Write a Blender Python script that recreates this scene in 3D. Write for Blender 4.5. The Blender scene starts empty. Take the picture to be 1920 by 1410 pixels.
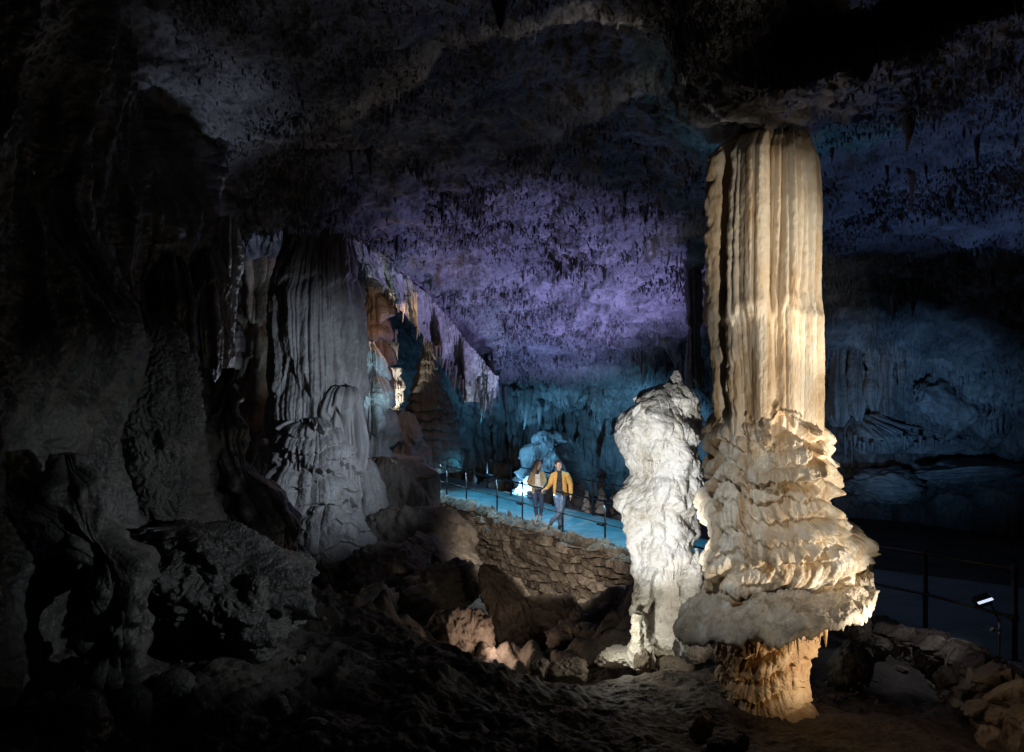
import bpy, math, random
import numpy as np
from mathutils import Vector
random.seed(7); RNG = np.random.default_rng(11)
scene = bpy.context.scene
COL = scene.collection
F = 1371.0; HX = 960.0; HY = 760.0; CZ = 3.2          # focal length and horizon of the photograph in its pixels, eye height

def P(px, py, d):
    return np.array([(px-HX)/F*d, d, CZ-(py-HY)/F*d])
def X(px, d): return (np.asarray(px, float)-HX)/F*d
def Z(py, d): return CZ-(np.asarray(py, float)-HY)/F*d

# ------------------------------------------------------------------ noise
_perm = RNG.permutation(256).astype(np.int32); _perm = np.concatenate([_perm, _perm, _perm])
_g = RNG.normal(size=(256, 3)); _g = (_g/np.linalg.norm(_g, axis=1)[:, None]).astype(np.float32)
def perlin(x, y, z):
    x, y, z = np.broadcast_arrays(np.asarray(x, np.float32), np.asarray(y, np.float32), np.asarray(z, np.float32))
    xi = np.floor(x); yi = np.floor(y); zi = np.floor(z)
    xf = x-xi; yf = y-yi; zf = z-zi
    X0 = xi.astype(np.int32) & 255; Y0 = yi.astype(np.int32) & 255; Z0 = zi.astype(np.int32) & 255
    f = lambda t: t*t*t*(t*(t*6-15)+10)
    u, v, w = f(xf), f(yf), f(zf)
    def corner(i, j, k):
        h = _perm[_perm[_perm[(X0+i) & 255]+((Y0+j) & 255)]+((Z0+k) & 255)]
        g = _g[h]
        return g[..., 0]*(xf-i)+g[..., 1]*(yf-j)+g[..., 2]*(zf-k)
    a = corner(0,0,0); a += u*(corner(1,0,0)-a)
    b = corner(0,1,0); b += u*(corner(1,1,0)-b)
    a += v*(b-a)
    c = corner(0,0,1); c += u*(corner(1,0,1)-c)
    d = corner(0,1,1); d += u*(corner(1,1,1)-d)
    c += v*(d-c)
    return (a+w*(c-a))*1.5
def fbm(x, y, z, octv=4, gain=.5):
    s = 0; a = 1.; f = 1.
    for i in range(octv):
        s = s+a*perlin(x*f+i*17.3, y*f+i*5.1, z*f-i*9.7); a *= gain; f *= 2.03
    return s
def billow(x, y, z, octv=3, gain=.5):
    s = 0; a = 1.; f = 1.
    for i in range(octv):
        s = s+a*np.abs(perlin(x*f+i*13.7, y*f-i*7.9, z*f+i*3.3)); a *= gain; f *= 2.1
    return s
def sst(a, b, x):
    t = np.clip((x-a)/(b-a), 0, 1); return t*t*(3-2*t)
def blur(A, n, it=2):
    for _ in range(it):
        for ax in (0, 1):
            pad = [(0, 0)]*A.ndim; pad[ax] = (n, n)
            B = np.pad(A, pad, mode='edge'); c = np.cumsum(B, axis=ax)
            z = np.zeros_like(np.take(c, [0], axis=ax)); c = np.concatenate([z, c], axis=ax)
            m = A.shape[ax]; k = 2*n+1
            A = (np.take(c, range(k, k+m), axis=ax)-np.take(c, range(0, m), axis=ax))/k
    return A
def voronoi2(u, v, seed=0):
    """nearest / second nearest cell distance, cell id, offset to cell centre, on a jittered grid"""
    iu = np.floor(u).astype(np.int32); iv = np.floor(v).astype(np.int32)
    f1 = np.full(u.shape, 9., np.float32); f2 = f1.copy(); cid = np.zeros(u.shape, np.int32)
    du = np.zeros(u.shape, np.float32); dv = du.copy()
    for j in (-1, 0, 1):
        for i in (-1, 0, 1):
            a = iu+i; b = iv+j
            h = _perm[_perm[(a+seed) & 255]+(b & 255)]; h2 = _perm[h+37]
            cu = a+.5+.75*(h/255.-.5); cv = b+.5+.7*(h2/255.-.5)
            e = np.maximum(np.abs(u-cu)*.8, 0)**1.0+0; g = np.abs(v-cv)
            dist = np.sqrt((u-cu)**2+(v-cv)**2)*.5+np.maximum(e, g)*.5
            near = dist < f1
            f2 = np.where(near, f1, np.minimum(f2, dist))
            cid = np.where(near, h*256+h2, cid); du = np.where(near, u-cu, du); dv = np.where(near, v-cv, dv)
            f1 = np.where(near, dist, f1)
    return f1, f2, cid, du, dv

# ------------------------------------------------------------------ scene graph helpers
def tag(o, label=None, cat=None, group=None, kind=None):
    if label: o['label'] = label
    if cat: o['category'] = cat
    if group: o['group'] = group
    if kind: o['kind'] = kind
    return o
def empty(name, loc, label, cat, group=None):
    o = bpy.data.objects.new(name, None); COL.objects.link(o)
    o.location = [float(v) for v in loc]; o.empty_display_size = .2
    return tag(o, label, cat, group)
def emit(name, V, Fc, mat, parent=None, smooth=True, tint=None, base=None):
    V = np.asarray(V, np.float64).reshape(-1, 3)
    if parent is not None:
        org = np.zeros(3); q = parent
        while q is not None:
            org += np.array(q.location[:]); q = q.parent
        loc = np.zeros(3)
    else:
        org = np.array(base, float) if base is not None else np.zeros(3); loc = org
    V = V-org
    me = bpy.data.meshes.new(name)
    if isinstance(Fc, np.ndarray):
        n, k = Fc.shape
        me.vertices.add(len(V)); me.vertices.foreach_set('co', V.astype(np.float32).ravel())
        me.loops.add(n*k); me.loops.foreach_set('vertex_index', Fc.astype(np.int32).ravel())
        me.polygons.add(n); me.polygons.foreach_set('loop_start', np.arange(0, n*k, k, dtype=np.int32))
        me.update(calc_edges=True); me.validate()
    else:
        me.from_pydata([tuple(v) for v in V], [], [tuple(int(i) for i in f) for f in Fc]); me.update()
    if smooth: me.polygons.foreach_set('use_smooth', np.ones(len(me.polygons), bool))
    if tint is not None:
        a = me.attributes.new('tint', 'FLOAT', 'POINT'); a.data.foreach_set('value', np.asarray(tint, np.float32).ravel())
    me.materials.append(mat)
    o = bpy.data.objects.new(name, me); COL.objects.link(o); o.location = loc
    if parent is not None: o.parent = parent
    return o
def gridfaces(R, C, wrap=False, off=0, flip=False):
    r = np.arange(R-1)[:, None]; c = np.arange(C if wrap else C-1)[None, :]
    c2 = (c+1) % C
    q = np.stack([r*C+c, r*C+c2, (r+1)*C+c2, (r+1)*C+c], -1).reshape(-1, 4)+off
    return q[:, ::-1] if flip else q
def normals(V, wrap=False):
    if wrap: dc = np.roll(V, -1, 1)-np.roll(V, 1, 1)
    else: dc = np.gradient(V, axis=1)
    dr = np.gradient(V, axis=0)
    n = np.cross(dc, dr); l = np.linalg.norm(n, axis=2, keepdims=True)
    return n/np.maximum(l, 1e-9)
def tube(pts, rad, n=8, closed_caps=True):
    pts = np.asarray(pts, float); m = len(pts)
    rad = np.broadcast_to(np.asarray(rad, float), (m,))
    T = np.gradient(pts, axis=0); T /= np.linalg.norm(T, axis=1)[:, None]
    V = []
    up = np.array([0, 0, 1.]) if abs(T[0][2]) < .9 else np.array([1., 0, 0])
    for i in range(m):
        a = np.cross(T[i], up); a /= np.linalg.norm(a); b = np.cross(a, T[i])
        if i: up = b
        for k in range(n):
            w = 2*math.pi*k/n; V.append(pts[i]+rad[i]*(a*math.cos(w)+b*math.sin(w)))
    Fc = [tuple(x) for x in gridfaces(m, n, True)]
    if closed_caps: Fc += [tuple(range(n-1, -1, -1)), tuple(range((m-1)*n, m*n))]
    return np.array(V), Fc
def join(items):
    V = []; Fc = []; o = 0
    for v, f in items:
        v = np.asarray(v); V.append(v); Fc += [tuple(int(i)+o for i in q) for q in f]; o += len(v)
    return np.concatenate(V), Fc
def box(c, s, R=None, bev=.12):
    """box with chamfered edges: centre c, full size s, optional 3x3 rotation"""
    s = np.array(s)/2.; b = min(s)*bev*2
    bm_v = []; idx = {}
    for sx in (-1, 1):
        for sy in (-1, 1):
            for sz in (-1, 1):
                for ax in range(3):
                    v = np.array([sx*s[0], sy*s[1], sz*s[2]], float)
                    for a2 in range(3):
                        if a2 != ax: v[a2] -= np.sign(v[a2])*b
                    idx[(sx, sy, sz, ax)] = len(bm_v); bm_v.append(v)
    Fc = []
    for ax in range(3):
        o1, o2 = [(1, 2), (2, 0), (0, 1)][ax]
        for sg in (-1, 1):
            q = []
            for (a, b2) in ((-1, -1), (1, -1), (1, 1), (-1, 1)):
                k = [0, 0, 0]; k[ax] = sg; k[o1] = a; k[o2] = b2; q.append(idx[(*k, ax)])
            Fc.append(q if sg > 0 else q[::-1])
    for ax in range(3):
        o1, o2 = [(1, 2), (2, 0), (0, 1)][ax]
        for a in (-1, 1):
            for b2 in (-1, 1):
                k1 = [0, 0, 0]; k1[ax] = -1; k1[o1] = a; k1[o2] = b2; k2 = list(k1); k2[ax] = 1
                q = [idx[(*k1, o1)], idx[(*k2, o1)], idx[(*k2, o2)], idx[(*k1, o2)]]
                Fc.append(q if a*b2 < 0 else q[::-1])
    for sx in (-1, 1):
        for sy in (-1, 1):
            for sz in (-1, 1):
                q = [idx[(sx, sy, sz, i)] for i in range(3)]
                Fc.append(q if sx*sy*sz > 0 else q[::-1])
    V = np.array(bm_v)
    if R is not None: V = V@np.array(R).T
    return V+np.array(c), Fc
def bake(o, voxel=None, smooth=0, sub=0):
    if voxel:
        m = o.modifiers.new('r', 'REMESH'); m.mode = 'VOXEL'; m.voxel_size = voxel; m.use_smooth_shade = True
    if smooth:
        m = o.modifiers.new('s', 'SMOOTH'); m.factor = .5; m.iterations = smooth
    dg = bpy.context.evaluated_depsgraph_get()
    me = bpy.data.meshes.new_from_object(o.evaluated_get(dg)); mats = list(o.data.materials)
    o.modifiers.clear(); o.data = me
    me.materials.clear()
    for m in mats: me.materials.append(m)
    me.polygons.foreach_set('use_smooth', np.ones(len(me.polygons), bool)); me.update()
    return o

# ------------------------------------------------------------------ materials
def rock_mat(name, cols, rough=(.45, .75), scale=2.2, bump=.35, bscale=24, stretch=(1, 1, 1), attr=None, spec=.5, dist=.02, fine=1.0):
    m = bpy.data.materials.new(name); m.use_nodes = True; nt = m.node_tree; N = nt.nodes; L = nt.links
    bs = N['Principled BSDF']; bs.inputs['Specular IOR Level'].default_value = spec
    tc = N.new('ShaderNodeNewGeometry'); mp = N.new('ShaderNodeMapping'); mp.inputs['Scale'].default_value = stretch
    L.new(tc.outputs['Position'], mp.inputs['Vector'])
    n1 = N.new('ShaderNodeTexNoise'); n1.inputs['Scale'].default_value = scale; n1.inputs['Detail'].default_value = 5; n1.inputs['Roughness'].default_value = .68
    n1.inputs['Distortion'].default_value = .6
    L.new(mp.outputs['Vector'], n1.inputs['Vector'])
    r = N.new('ShaderNodeValToRGB'); el = r.color_ramp.elements
    pos = np.linspace(.32, .68, len(cols))
    while len(el) < len(cols): el.new(.5)
    for e, p, c in zip(el, pos, cols): e.position = float(p); e.color = (*c, 1)
    src = n1.outputs['Fac']
    if attr:
        at = N.new('ShaderNodeAttribute'); at.attribute_name = 'tint'
        ad = N.new('ShaderNodeMath'); ad.operation = 'MULTIPLY_ADD'; ad.inputs[1].default_value = attr; 
        L.new(at.outputs['Fac'], ad.inputs[0]); L.new(n1.outputs['Fac'], ad.inputs[2]); src = ad.outputs[0]
    L.new(src, r.inputs['Fac']); L.new(r.outputs['Color'], bs.inputs['Base Color'])
    n2 = N.new('ShaderNodeTexNoise'); n2.inputs['Scale'].default_value = bscale; n2.inputs['Detail'].default_value = 5; n2.inputs['Roughness'].default_value = .62
    L.new(mp.outputs['Vector'], n2.inputs['Vector'])
    v2 = N.new('ShaderNodeTexVoronoi'); v2.inputs['Scale'].default_value = bscale*1.7; v2.feature = 'SMOOTH_F1'
    L.new(mp.outputs['Vector'], v2.inputs['Vector'])
    mx = N.new('ShaderNodeMath'); mx.operation = 'MULTIPLY_ADD'; mx.inputs[1].default_value = -.5*fine
    L.new(v2.outputs['Distance'], mx.inputs[0]); L.new(n2.outputs['Fac'], mx.inputs[2])
    b = N.new('ShaderNodeBump'); b.inputs['Strength'].default_value = bump; b.inputs['Distance'].default_value = dist
    L.new(mx.outputs[0], b.inputs['Height']); L.new(b.outputs['Normal'], bs.inputs['Normal'])
    mr = N.new('ShaderNodeMapRange'); mr.inputs['From Min'].default_value = .3; mr.inputs['From Max'].default_value = .7
    mr.inputs['To Min'].default_value = rough[0]; mr.inputs['To Max'].default_value = rough[1]
    L.new(n2.outputs['Fac'], mr.inputs['Value']); L.new(mr.outputs['Result'], bs.inputs['Roughness'])
    return m
def plain_mat(name, c, rough=.5, metal=0, nscale=30, var=.15, bump=.1, emit=None):
    m = bpy.data.materials.new(name); m.use_nodes = True; nt = m.node_tree; N = nt.nodes; L = nt.links
    bs = N['Principled BSDF']; bs.inputs['Roughness'].default_value = rough; bs.inputs['Metallic'].default_value = metal
    tc = N.new('ShaderNodeTexCoord'); n = N.new('ShaderNodeTexNoise'); n.inputs['Scale'].default_value = nscale; n.inputs['Detail'].default_value = 5
    L.new(tc.outputs['Object'], n.inputs['Vector'])
    r = N.new('ShaderNodeValToRGB'); r.color_ramp.elements[0].position = .3; r.color_ramp.elements[1].position = .7
    r.color_ramp.elements[0].color = (*[v*(1-var) for v in c], 1); r.color_ramp.elements[1].color = (*[min(1, v*(1+var)) for v in c], 1)
    L.new(n.outputs['Fac'], r.inputs['Fac']); L.new(r.outputs['Color'], bs.inputs['Base Color'])
    b = N.new('ShaderNodeBump'); b.inputs['Strength'].default_value = bump; b.inputs['Distance'].default_value = .01
    L.new(n.outputs['Fac'], b.inputs['Height']); L.new(b.outputs['Normal'], bs.inputs['Normal'])
    if emit:
        bs.inputs['Emission Color'].default_value = (*emit[0], 1); bs.inputs['Emission Strength'].default_value = emit[1]
    return m

M_ceil = rock_mat('ceiling rock', [(.045,.043,.048), (.125,.12,.125), (.27,.26,.265)], scale=1.1, bump=.6, bscale=9, dist=.06)
M_wall = rock_mat('back wall rock', [(.08,.08,.078), (.17,.165,.16), (.29,.285,.27)], scale=.9, bump=.5, bscale=8, stretch=(1,1,.45), dist=.05)
M_dark = rock_mat('dark wet rock', [(.05,.047,.042), (.12,.11,.095), (.22,.205,.18)], rough=(.25,.6), scale=1.6, bump=.5, bscale=22, dist=.03)
M_pop = rock_mat('wet popcorn rock', [(.05,.047,.042), (.11,.10,.09), (.19,.18,.16)], rough=(.10,.38), scale=1.6, bump=.8, bscale=34, dist=.03)
M_mud = rock_mat('dark earth', [(.055,.046,.038), (.10,.083,.068), (.17,.145,.12)], rough=(.6,.9), scale=1.3, bump=.7, bscale=20, dist=.03)
M_cream = rock_mat('cream flowstone', [(.44,.26,.12), (.70,.54,.36), (.80,.70,.55), (.86,.80,.69)], rough=(.32,.62), scale=3.0, bump=.45, bscale=34, stretch=(1.7,1.7,.22), dist=.012)
M_shelf = rock_mat('shelf crust', [(.24,.18,.12), (.47,.39,.29), (.60,.52,.41), (.76,.70,.60)], rough=(.5,.8), scale=4.5, bump=.8, bscale=36, dist=.014)
M_tan = rock_mat('tan pedestal rock', [(.26,.13,.05), (.42,.25,.11), (.56,.38,.20)], rough=(.5,.75), scale=2.2, bump=.4, bscale=30, dist=.014)
M_white = rock_mat('white calcite', [(.40,.35,.27), (.66,.63,.57), (.76,.74,.70), (.82,.81,.78)], rough=(.45,.7), scale=2.4, bump=.5, bscale=26, dist=.016)
M_grey = rock_mat('grey flowstone', [(.20,.18,.16), (.35,.32,.29), (.48,.44,.40)], rough=(.4,.7), scale=1.2, bump=.4, bscale=16, stretch=(1.5,1.5,.5), dist=.025)
M_brown = rock_mat('brown flowstone', [(.16,.10,.07), (.30,.21,.15), (.42,.32,.24)], rough=(.5,.75), scale=1.2, bump=.4, bscale=14, stretch=(1.5,1.5,.5), dist=.03)
M_pale = rock_mat('pale flowstone', [(.36,.35,.33), (.52,.50,.47), (.64,.62,.58)], rough=(.35,.6), scale=1.3, bump=.4, bscale=14, dist=.03)
M_stone = rock_mat('masonry stone', [(.085,.065,.048), (.19,.15,.115), (.31,.26,.205)], rough=(.6,.9), scale=3, bump=.6, bscale=18, attr=.5, dist=.03)
M_boul = rock_mat('boulder rock', [(.10,.078,.06), (.20,.165,.13), (.32,.27,.22)], rough=(.55,.85), scale=1.8, bump=.6, bscale=16, dist=.03)
M_path = rock_mat('walkway concrete', [(.17,.18,.19), (.29,.30,.31), (.38,.39,.40)], rough=(.22,.5), scale=1.6, bump=.25, bscale=22, dist=.01)
M_steel = plain_mat('dark painted steel', (.045,.042,.042), .35, .6, 60, .25, .05)
M_black = plain_mat('black housing', (.02,.02,.022), .4, .2)
M_lens = plain_mat('lit lamp lens', (.8,.85,.95), .3, 0, emit=((.7,.8,1.), 1.0))
M_conc = plain_mat('grey box', (.30,.29,.27), .8, 0, 14, .3, .3)
M_cable = plain_mat('pale cable', (.55,.50,.42), .5)
M_skin = plain_mat('skin', (.62,.42,.33), .5, 0, 40, .06, .02)
M_hairw = plain_mat('brown blonde hair', (.17,.115,.075), .55, 0, 70, .5, .5)
M_hairm = plain_mat('dark brown hair', (.055,.032,.02), .55, 0, 70, .5, .5)
M_olive = plain_mat('olive tan cloth', (.27,.185,.10), .85, 0, 26, .25, .4)
M_must = plain_mat('mustard cloth', (.54,.31,.09), .85, 0, 26, .22, .4)
M_sweat = plain_mat('grey knit', (.48,.48,.46), .9, 0, 60, .2, .4)
M_navy = plain_mat('navy cloth', (.022,.024,.032), .85, 0, 40, .3, .3)
M_jean_d = plain_mat('dark denim', (.017,.024,.055), .8, 0, 40, .35, .3)
M_jean = plain_mat('blue denim', (.065,.095,.155), .8, 0, 16, .5, .3)
M_boot = plain_mat('grey suede', (.20,.17,.15), .85, 0, 40, .2, .2)
M_shoe = plain_mat('dark shoe', (.03,.026,.026), .7)
M_eye = plain_mat('eye', (.05,.035,.03), .3)
M_lip = plain_mat('lips', (.45,.18,.16), .5)

# ------------------------------------------------------------------ generic formations
def lathe_verts(prof, d0, nr, nc, disp, ratio=1.0, tilt=0., lean=0., sm=6, minr=0.0, zk=.3, front=None):
    prof = np.array(prof, float)
    t = np.concatenate([[0], np.cumsum(np.hypot(np.diff(prof[:, 0]), np.diff(prof[:, 1])*.6)+1e-3)]); tt = np.linspace(0, t[-1], nr)
    py = np.interp(tt, t, prof[:, 0]); l = np.interp(tt, t, prof[:, 1]); r = np.interp(tt, t, prof[:, 2])
    if sm:
        q = np.stack([py, l, r], 1); e = q.copy()
        q = blur(q[:, None, :], sm, 2)[:, 0, :]; n = min(3*sm, nr//2)
        w = np.ones(nr); w[:n] = np.linspace(0, 1, n); w[-n:] = np.linspace(1, 0, n)
        q = e*(1-w[:, None])+q*w[:, None]; py, l, r = q.T
    z = Z(py, d0); xc = X((l+r)/2, d0); ra = np.maximum((r-l)/2/F*d0, minr)
    th = np.linspace(0, 2*math.pi, nc, endpoint=False)
    rr = ra[:, None]
    V = np.zeros((nr, nc, 3))
    V[..., 0] = xc[:, None]+rr*np.cos(th); V[..., 1] = d0-rr*(ratio if front is None else np.where(np.sin(th) > 0, np.interp(py, front[0], front[1])[:, None], ratio))*np.sin(th); V[..., 2] = z[:, None]
    V[..., 2] += tilt*(rr*np.cos(th)); V[..., 1] += lean
    # even arc coordinate: angle times a mean radius, kept seamless by mapping on a circle
    Rm = max(float(np.percentile(ra, 70)), .05)
    n = normals(V, True)
    sign = np.sign(np.mean(n[..., 0]*np.cos(th)-n[..., 1]*np.sin(th)))
    n = n*sign
    D = disp(th, z[:, None]+V[..., 2]*0+tilt*rr*np.cos(th), Rm, V)
    fade = np.clip(ra/(.25*Rm), .05, 1)[:, None]
    V = V+n*np.array([1, 1, zk])*(D*fade)[..., None]
    return V, sign
def lathe(name, prof, d0, mat, disp, nr=200, nc=200, parent=None, base=None, **kw):
    V, sg = lathe_verts(prof, d0, nr, nc, disp, **kw)
    R, C = V.shape[:2]
    Fq = gridfaces(R, C, True, flip=sg < 0)
    top = V[0].mean(0); bot = V[-1].mean(0)
    VV = np.concatenate([V.reshape(-1, 3), top[None], bot[None]])
    i = np.arange(C); j = (i+1) % C
    t1 = np.stack([np.full(C, R*C), j, i, i], 1); b1 = np.stack([np.full(C, R*C+1), (R-1)*C+i, (R-1)*C+j, (R-1)*C+j], 1)
    tri = [tuple(x[:3]) for x in np.concatenate([t1, b1] if sg > 0 else [t1[:, [0, 2, 1, 1]], b1[:, [0, 2, 1, 1]]])]
    if base is None: base = (float(VV[-1][0]), float(VV[-1][1]), float(VV[:, 2].min()))
    # quads and triangles together
    me = bpy.data.meshes.new(name)
    org = np.zeros(3)
    if parent is not None:
        q = parent
        while q is not None: org += np.array(q.location[:]); q = q.parent
    else: org = np.array(base)
    W = (VV-org).astype(np.float32)
    nq = len(Fq); ntr = len(tri)
    me.vertices.add(len(W)); me.vertices.foreach_set('co', W.ravel())
    me.loops.add(nq*4+ntr*3); me.loops.foreach_set('vertex_index', np.concatenate([Fq.ravel(), np.array(tri).ravel()]).astype(np.int32))
    me.polygons.add(nq+ntr); me.polygons.foreach_set('loop_start', np.concatenate([np.arange(0, nq*4, 4), nq*4+np.arange(0, ntr*3, 3)]).astype(np.int32))
    me.update(calc_edges=True); me.validate()
    me.polygons.foreach_set('use_smooth', np.ones(len(me.polygons), bool)); me.materials.append(mat)
    o = bpy.data.objects.new(name, me); COL.objects.link(o)
    if parent is not None: o.parent = parent
    else: o.location = base
    return o
def cyc(th, R):            # seamless coordinates round a shaft
    return np.cos(th)*R, np.sin(th)*R
def flute3(th, z, R, f, A, seed, zs=.15, warp=.1, p=.75):
    c, s = cyc(th, R)
    w = 1+warp*perlin(c*.8, z*.5, seed)
    return np.abs(perlin(c*f*w+seed, s*f*w, z*zs+seed*1.7))**p*A
def tier3(th, z, R, f, A, seed, drip=10., warp=.9, wz=.5, dl=.32):
    c, s = cyc(th, R)
    ph = z*f+warp*perlin(c*.9+seed, s*.9, z*wz)+.35*perlin(c*2.7+seed, s*2.7, z*wz*2)
    k = np.floor(ph); q = ph-k
    a = np.clip(.62+.9*perlin(c*1.3+seed*2, s*1.3, k*3.71), .08, 1.25)
    dr = np.abs(perlin(c*drip+k*5.7, s*drip, k*7.31+seed))
    s0 = .05+dl*dr
    return A*a*sst(s0-.05, s0+.07, q)*np.clip(1-q**3.5, 0, 1)
def lumps(V, f, A, octv=3, seed=0): return A*fbm(V[..., 0]*f+seed, V[..., 1]*f, V[..., 2]*f, octv)
def knobs(V, f, A, seed=0, octv=2):  return A*(.5-billow(V[..., 0]*f+seed, V[..., 1]*f, V[..., 2]*f, octv))
def warts(V, f, A, seed=0, octv=2):  return A*billow(V[..., 0]*f+seed, V[..., 1]*f, V[..., 2]*f, octv)

def cone_verts(p, L, r, n=10, rings=9, bend=.06, seed=0, wob=.12, power=.85):
    rg = np.random.default_rng(seed); ts = np.linspace(0, 1, rings)
    b = rg.normal(size=2)*bend*L; ph = rg.uniform(0, 6.28, n)*0
    pr = 1+wob*rg.normal(size=rings)
    V = []
    for t, q in zip(ts, pr):
        rad = r*((1-t)**power)*q+r*.02
        for k in range(n):
            a = 2*math.pi*k/n; m = 1+wob*.7*math.sin(3*a+seed)
            V.append((p[0]+b[0]*t*t+rad*m*math.cos(a), p[1]+b[1]*t*t+rad*m*math.sin(a), p[2]-L*t))
    Fc = [tuple(x) for x in gridfaces(rings, n, True, flip=True)]
    Fc += [tuple(range(n)), tuple(range(rings*n-1, (rings-1)*n-1, -1))]
    return np.array(V), Fc
def stalactite(px, py0, py1, d, w, mat, label, group=None, up=.25, parent=None, name='stalactite'):
    """hangs from py0 down to py1 at distance d, w pixels wide; its root is sunk a little into the rock above"""
    p = P(px, py0, d); L = (py1-py0)/F*d; p[2] += up*L
    sd = int(abs(px*7+py0*3))
    v, f = cone_verts(p, L*(1+up), w/F*d/2, n=14, rings=16, seed=sd, wob=.10)
    o = emit(name, v, f, mat, parent, base=p)
    if parent is None: tag(o, label, 'stalactite', group)
    return o
def rock(name, px, py, d, size, mat, label, seed, cuts=14, cat='boulder', parent=None, group=None, n=64, rot=0, rough=.05, strat=0):
    """angular boulder: a sphere cut by random planes, then roughened; size in metres (x, y, z); its centre is at px,py,d"""
    rg = np.random.default_rng(seed)
    ph = np.linspace(.001, math.pi-.001, n)[:, None]; th = np.linspace(0, 2*math.pi, 2*n, endpoint=False)[None, :]
    S = np.stack([np.sin(ph)*np.cos(th), np.sin(ph)*np.sin(th), np.cos(ph)*np.ones_like(th)], -1)
    r = np.ones(S.shape[:2]); rough = rough+.045
    for _ in range(cuts):
        v = rg.normal(size=3); v /= np.linalg.norm(v); h = rg.uniform(.62, .95)
        dt = S@v; r = np.minimum(r, np.where(dt > .05, h/np.maximum(dt, .05), 9))
    r = r*(1+.10*fbm(S[..., 0]*1.6+seed, S[..., 1]*1.6, S[..., 2]*1.6, 3)+rough*fbm(S[..., 0]*4+seed, S[..., 1]*4, S[..., 2]*4, 5, .6)+.10*(.4-billow(S[..., 0]*2.2+seed, S[..., 1]*2.2, S[..., 2]*2.2, 3)))
    if strat: r = r*(1+strat*np.abs(perlin(S[..., 0]*9+S[..., 2]*5, S[..., 1]*2, seed)))
    Q = S*r[..., None]*np.array(size)/2
    a = rot; c, s = math.cos(a), math.sin(a)
    Q = Q@np.array([[c, 0, s], [0, 1, 0], [-s, 0, c]]).T
    ctr = P(px, py, d); V = Q+ctr
    b = (ctr[0], ctr[1], V[..., 2].min())
    o = emit(name, V, gridfaces(n, 2*n, True), mat, parent, base=b)
    if parent is None: tag(o, label, cat, group)
    return o

# ================================================================== CAVE SHELL
RX = np.array([-500, 0, 300, 600, 800, 1000, 1200, 1330, 1450, 1560, 1700, 1920, 2500.])
RY = np.array([-800, -300, 0, 150, 240, 300, 450, 550, 650, 750, 850, 950, 1060.])
T = np.array([
 # -500  0   300  600  800  1000 1200 1330 1450 1560 1700 1920 2500
 [3.4, 3.6, 3.8, 4.0, 4.0, 4.0, 4.0, 3.9, 3.8, 3.7, 3.6, 3.5, 3.0],
 [4.0, 4.6, 5.0, 5.4, 5.4, 5.4, 5.2, 4.9, 4.7, 4.7, 4.7, 4.6, 4.0],
 [5.0, 6.0, 6.5, 7.0, 7.2, 7.2, 6.6, 5.5, 4.9, 5.0, 5.5, 5.4, 4.8],
 [5.5, 7.0, 8.0, 8.6, 9.4, 9.6, 8.4, 6.3, 5.5, 5.7, 6.6, 6.5, 5.8],
 [6.0, 8.0, 9.0, 9.8,11.2,11.6,10.0, 7.2, 6.3, 6.5, 7.6, 7.5, 6.6],
 [6.5, 8.6, 10., 10.8,13., 13.5,12.2, 9.6, 8.4, 8.8, 9.4, 9.0, 7.5],
 [7.0,10.0, 12., 13.5,17.5,18.5,17.5,16., 14., 13.6,12.8,11.6, 10.],
 [8.0,12.0, 14., 17.0,20.5,21.6,21., 19.5,17.6,16.8,15.6,14.2, 12.],
 [9.0,14.0, 16., 20.0,23.2,24.6,24., 22., 20.2,19.2,18.0,16.4, 14.],
 [10.,15.0, 17., 21.0,25.5,27.2,26.8,24.6,22.8,21.4,20.0,18.4, 15.],
 [10.,15.0, 17., 22.0,27., 29.6,29.2,27.0,25.2,23.4,22. ,20.2, 16.],
 [10.,15.0, 17., 22.0,27., 31. ,30.5,28., 26.5,24.5,23.2,21.4, 16.],
 [10.,15.0, 17., 22.0,27., 31. ,30.5,28., 26.5,24.5,23.2,21.4, 16.]])
gx = np.concatenate([np.linspace(-500, 250, 120), np.linspace(252, 1960, 1000), np.linspace(1966, 2500, 70)])
gy = np.concatenate([np.linspace(-800, -20, 90), np.linspace(-16, 1060, 620)])
def table(TT, rx, ry, gx, gy):
    A = np.stack([np.interp(gx, rx, row) for row in TT])
    return np.stack([np.interp(gy, ry, A[:, j]) for j in range(len(gx))], 1)
D = table(T, RX, RY, gx, gy)
D = blur(D, 14, 2)
PX, PY = np.meshgrid(gx, gy)
# the recess on the left that the roof overhangs: its lip runs level, then falls to the right
def lip(px): return np.interp(px, [300, 440, 560, 640, 700, 760, 830, 880, 930, 990], [470, 448, 440, 446, 478, 530, 600, 664, 722, 760])
wob = 9*perlin(PX*.03, PY*.0, 3.)+5*perlin(PX*.11, 0, 5.)
below = sst(-2, 26, PY-(lip(PX)+wob))*(1-sst(915, 1000, PX))*sst(300, 420, PX)
D = D+below*np.interp(PX, [400, 640, 800, 930], [8.5, 8.5, 6.5, 3.0])
# hollow of the arch above the lip
arch = np.exp(-(((PX-610)/95)**2+((PY-300)/62)**2)**1.5)
D = D+.8*arch
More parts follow.
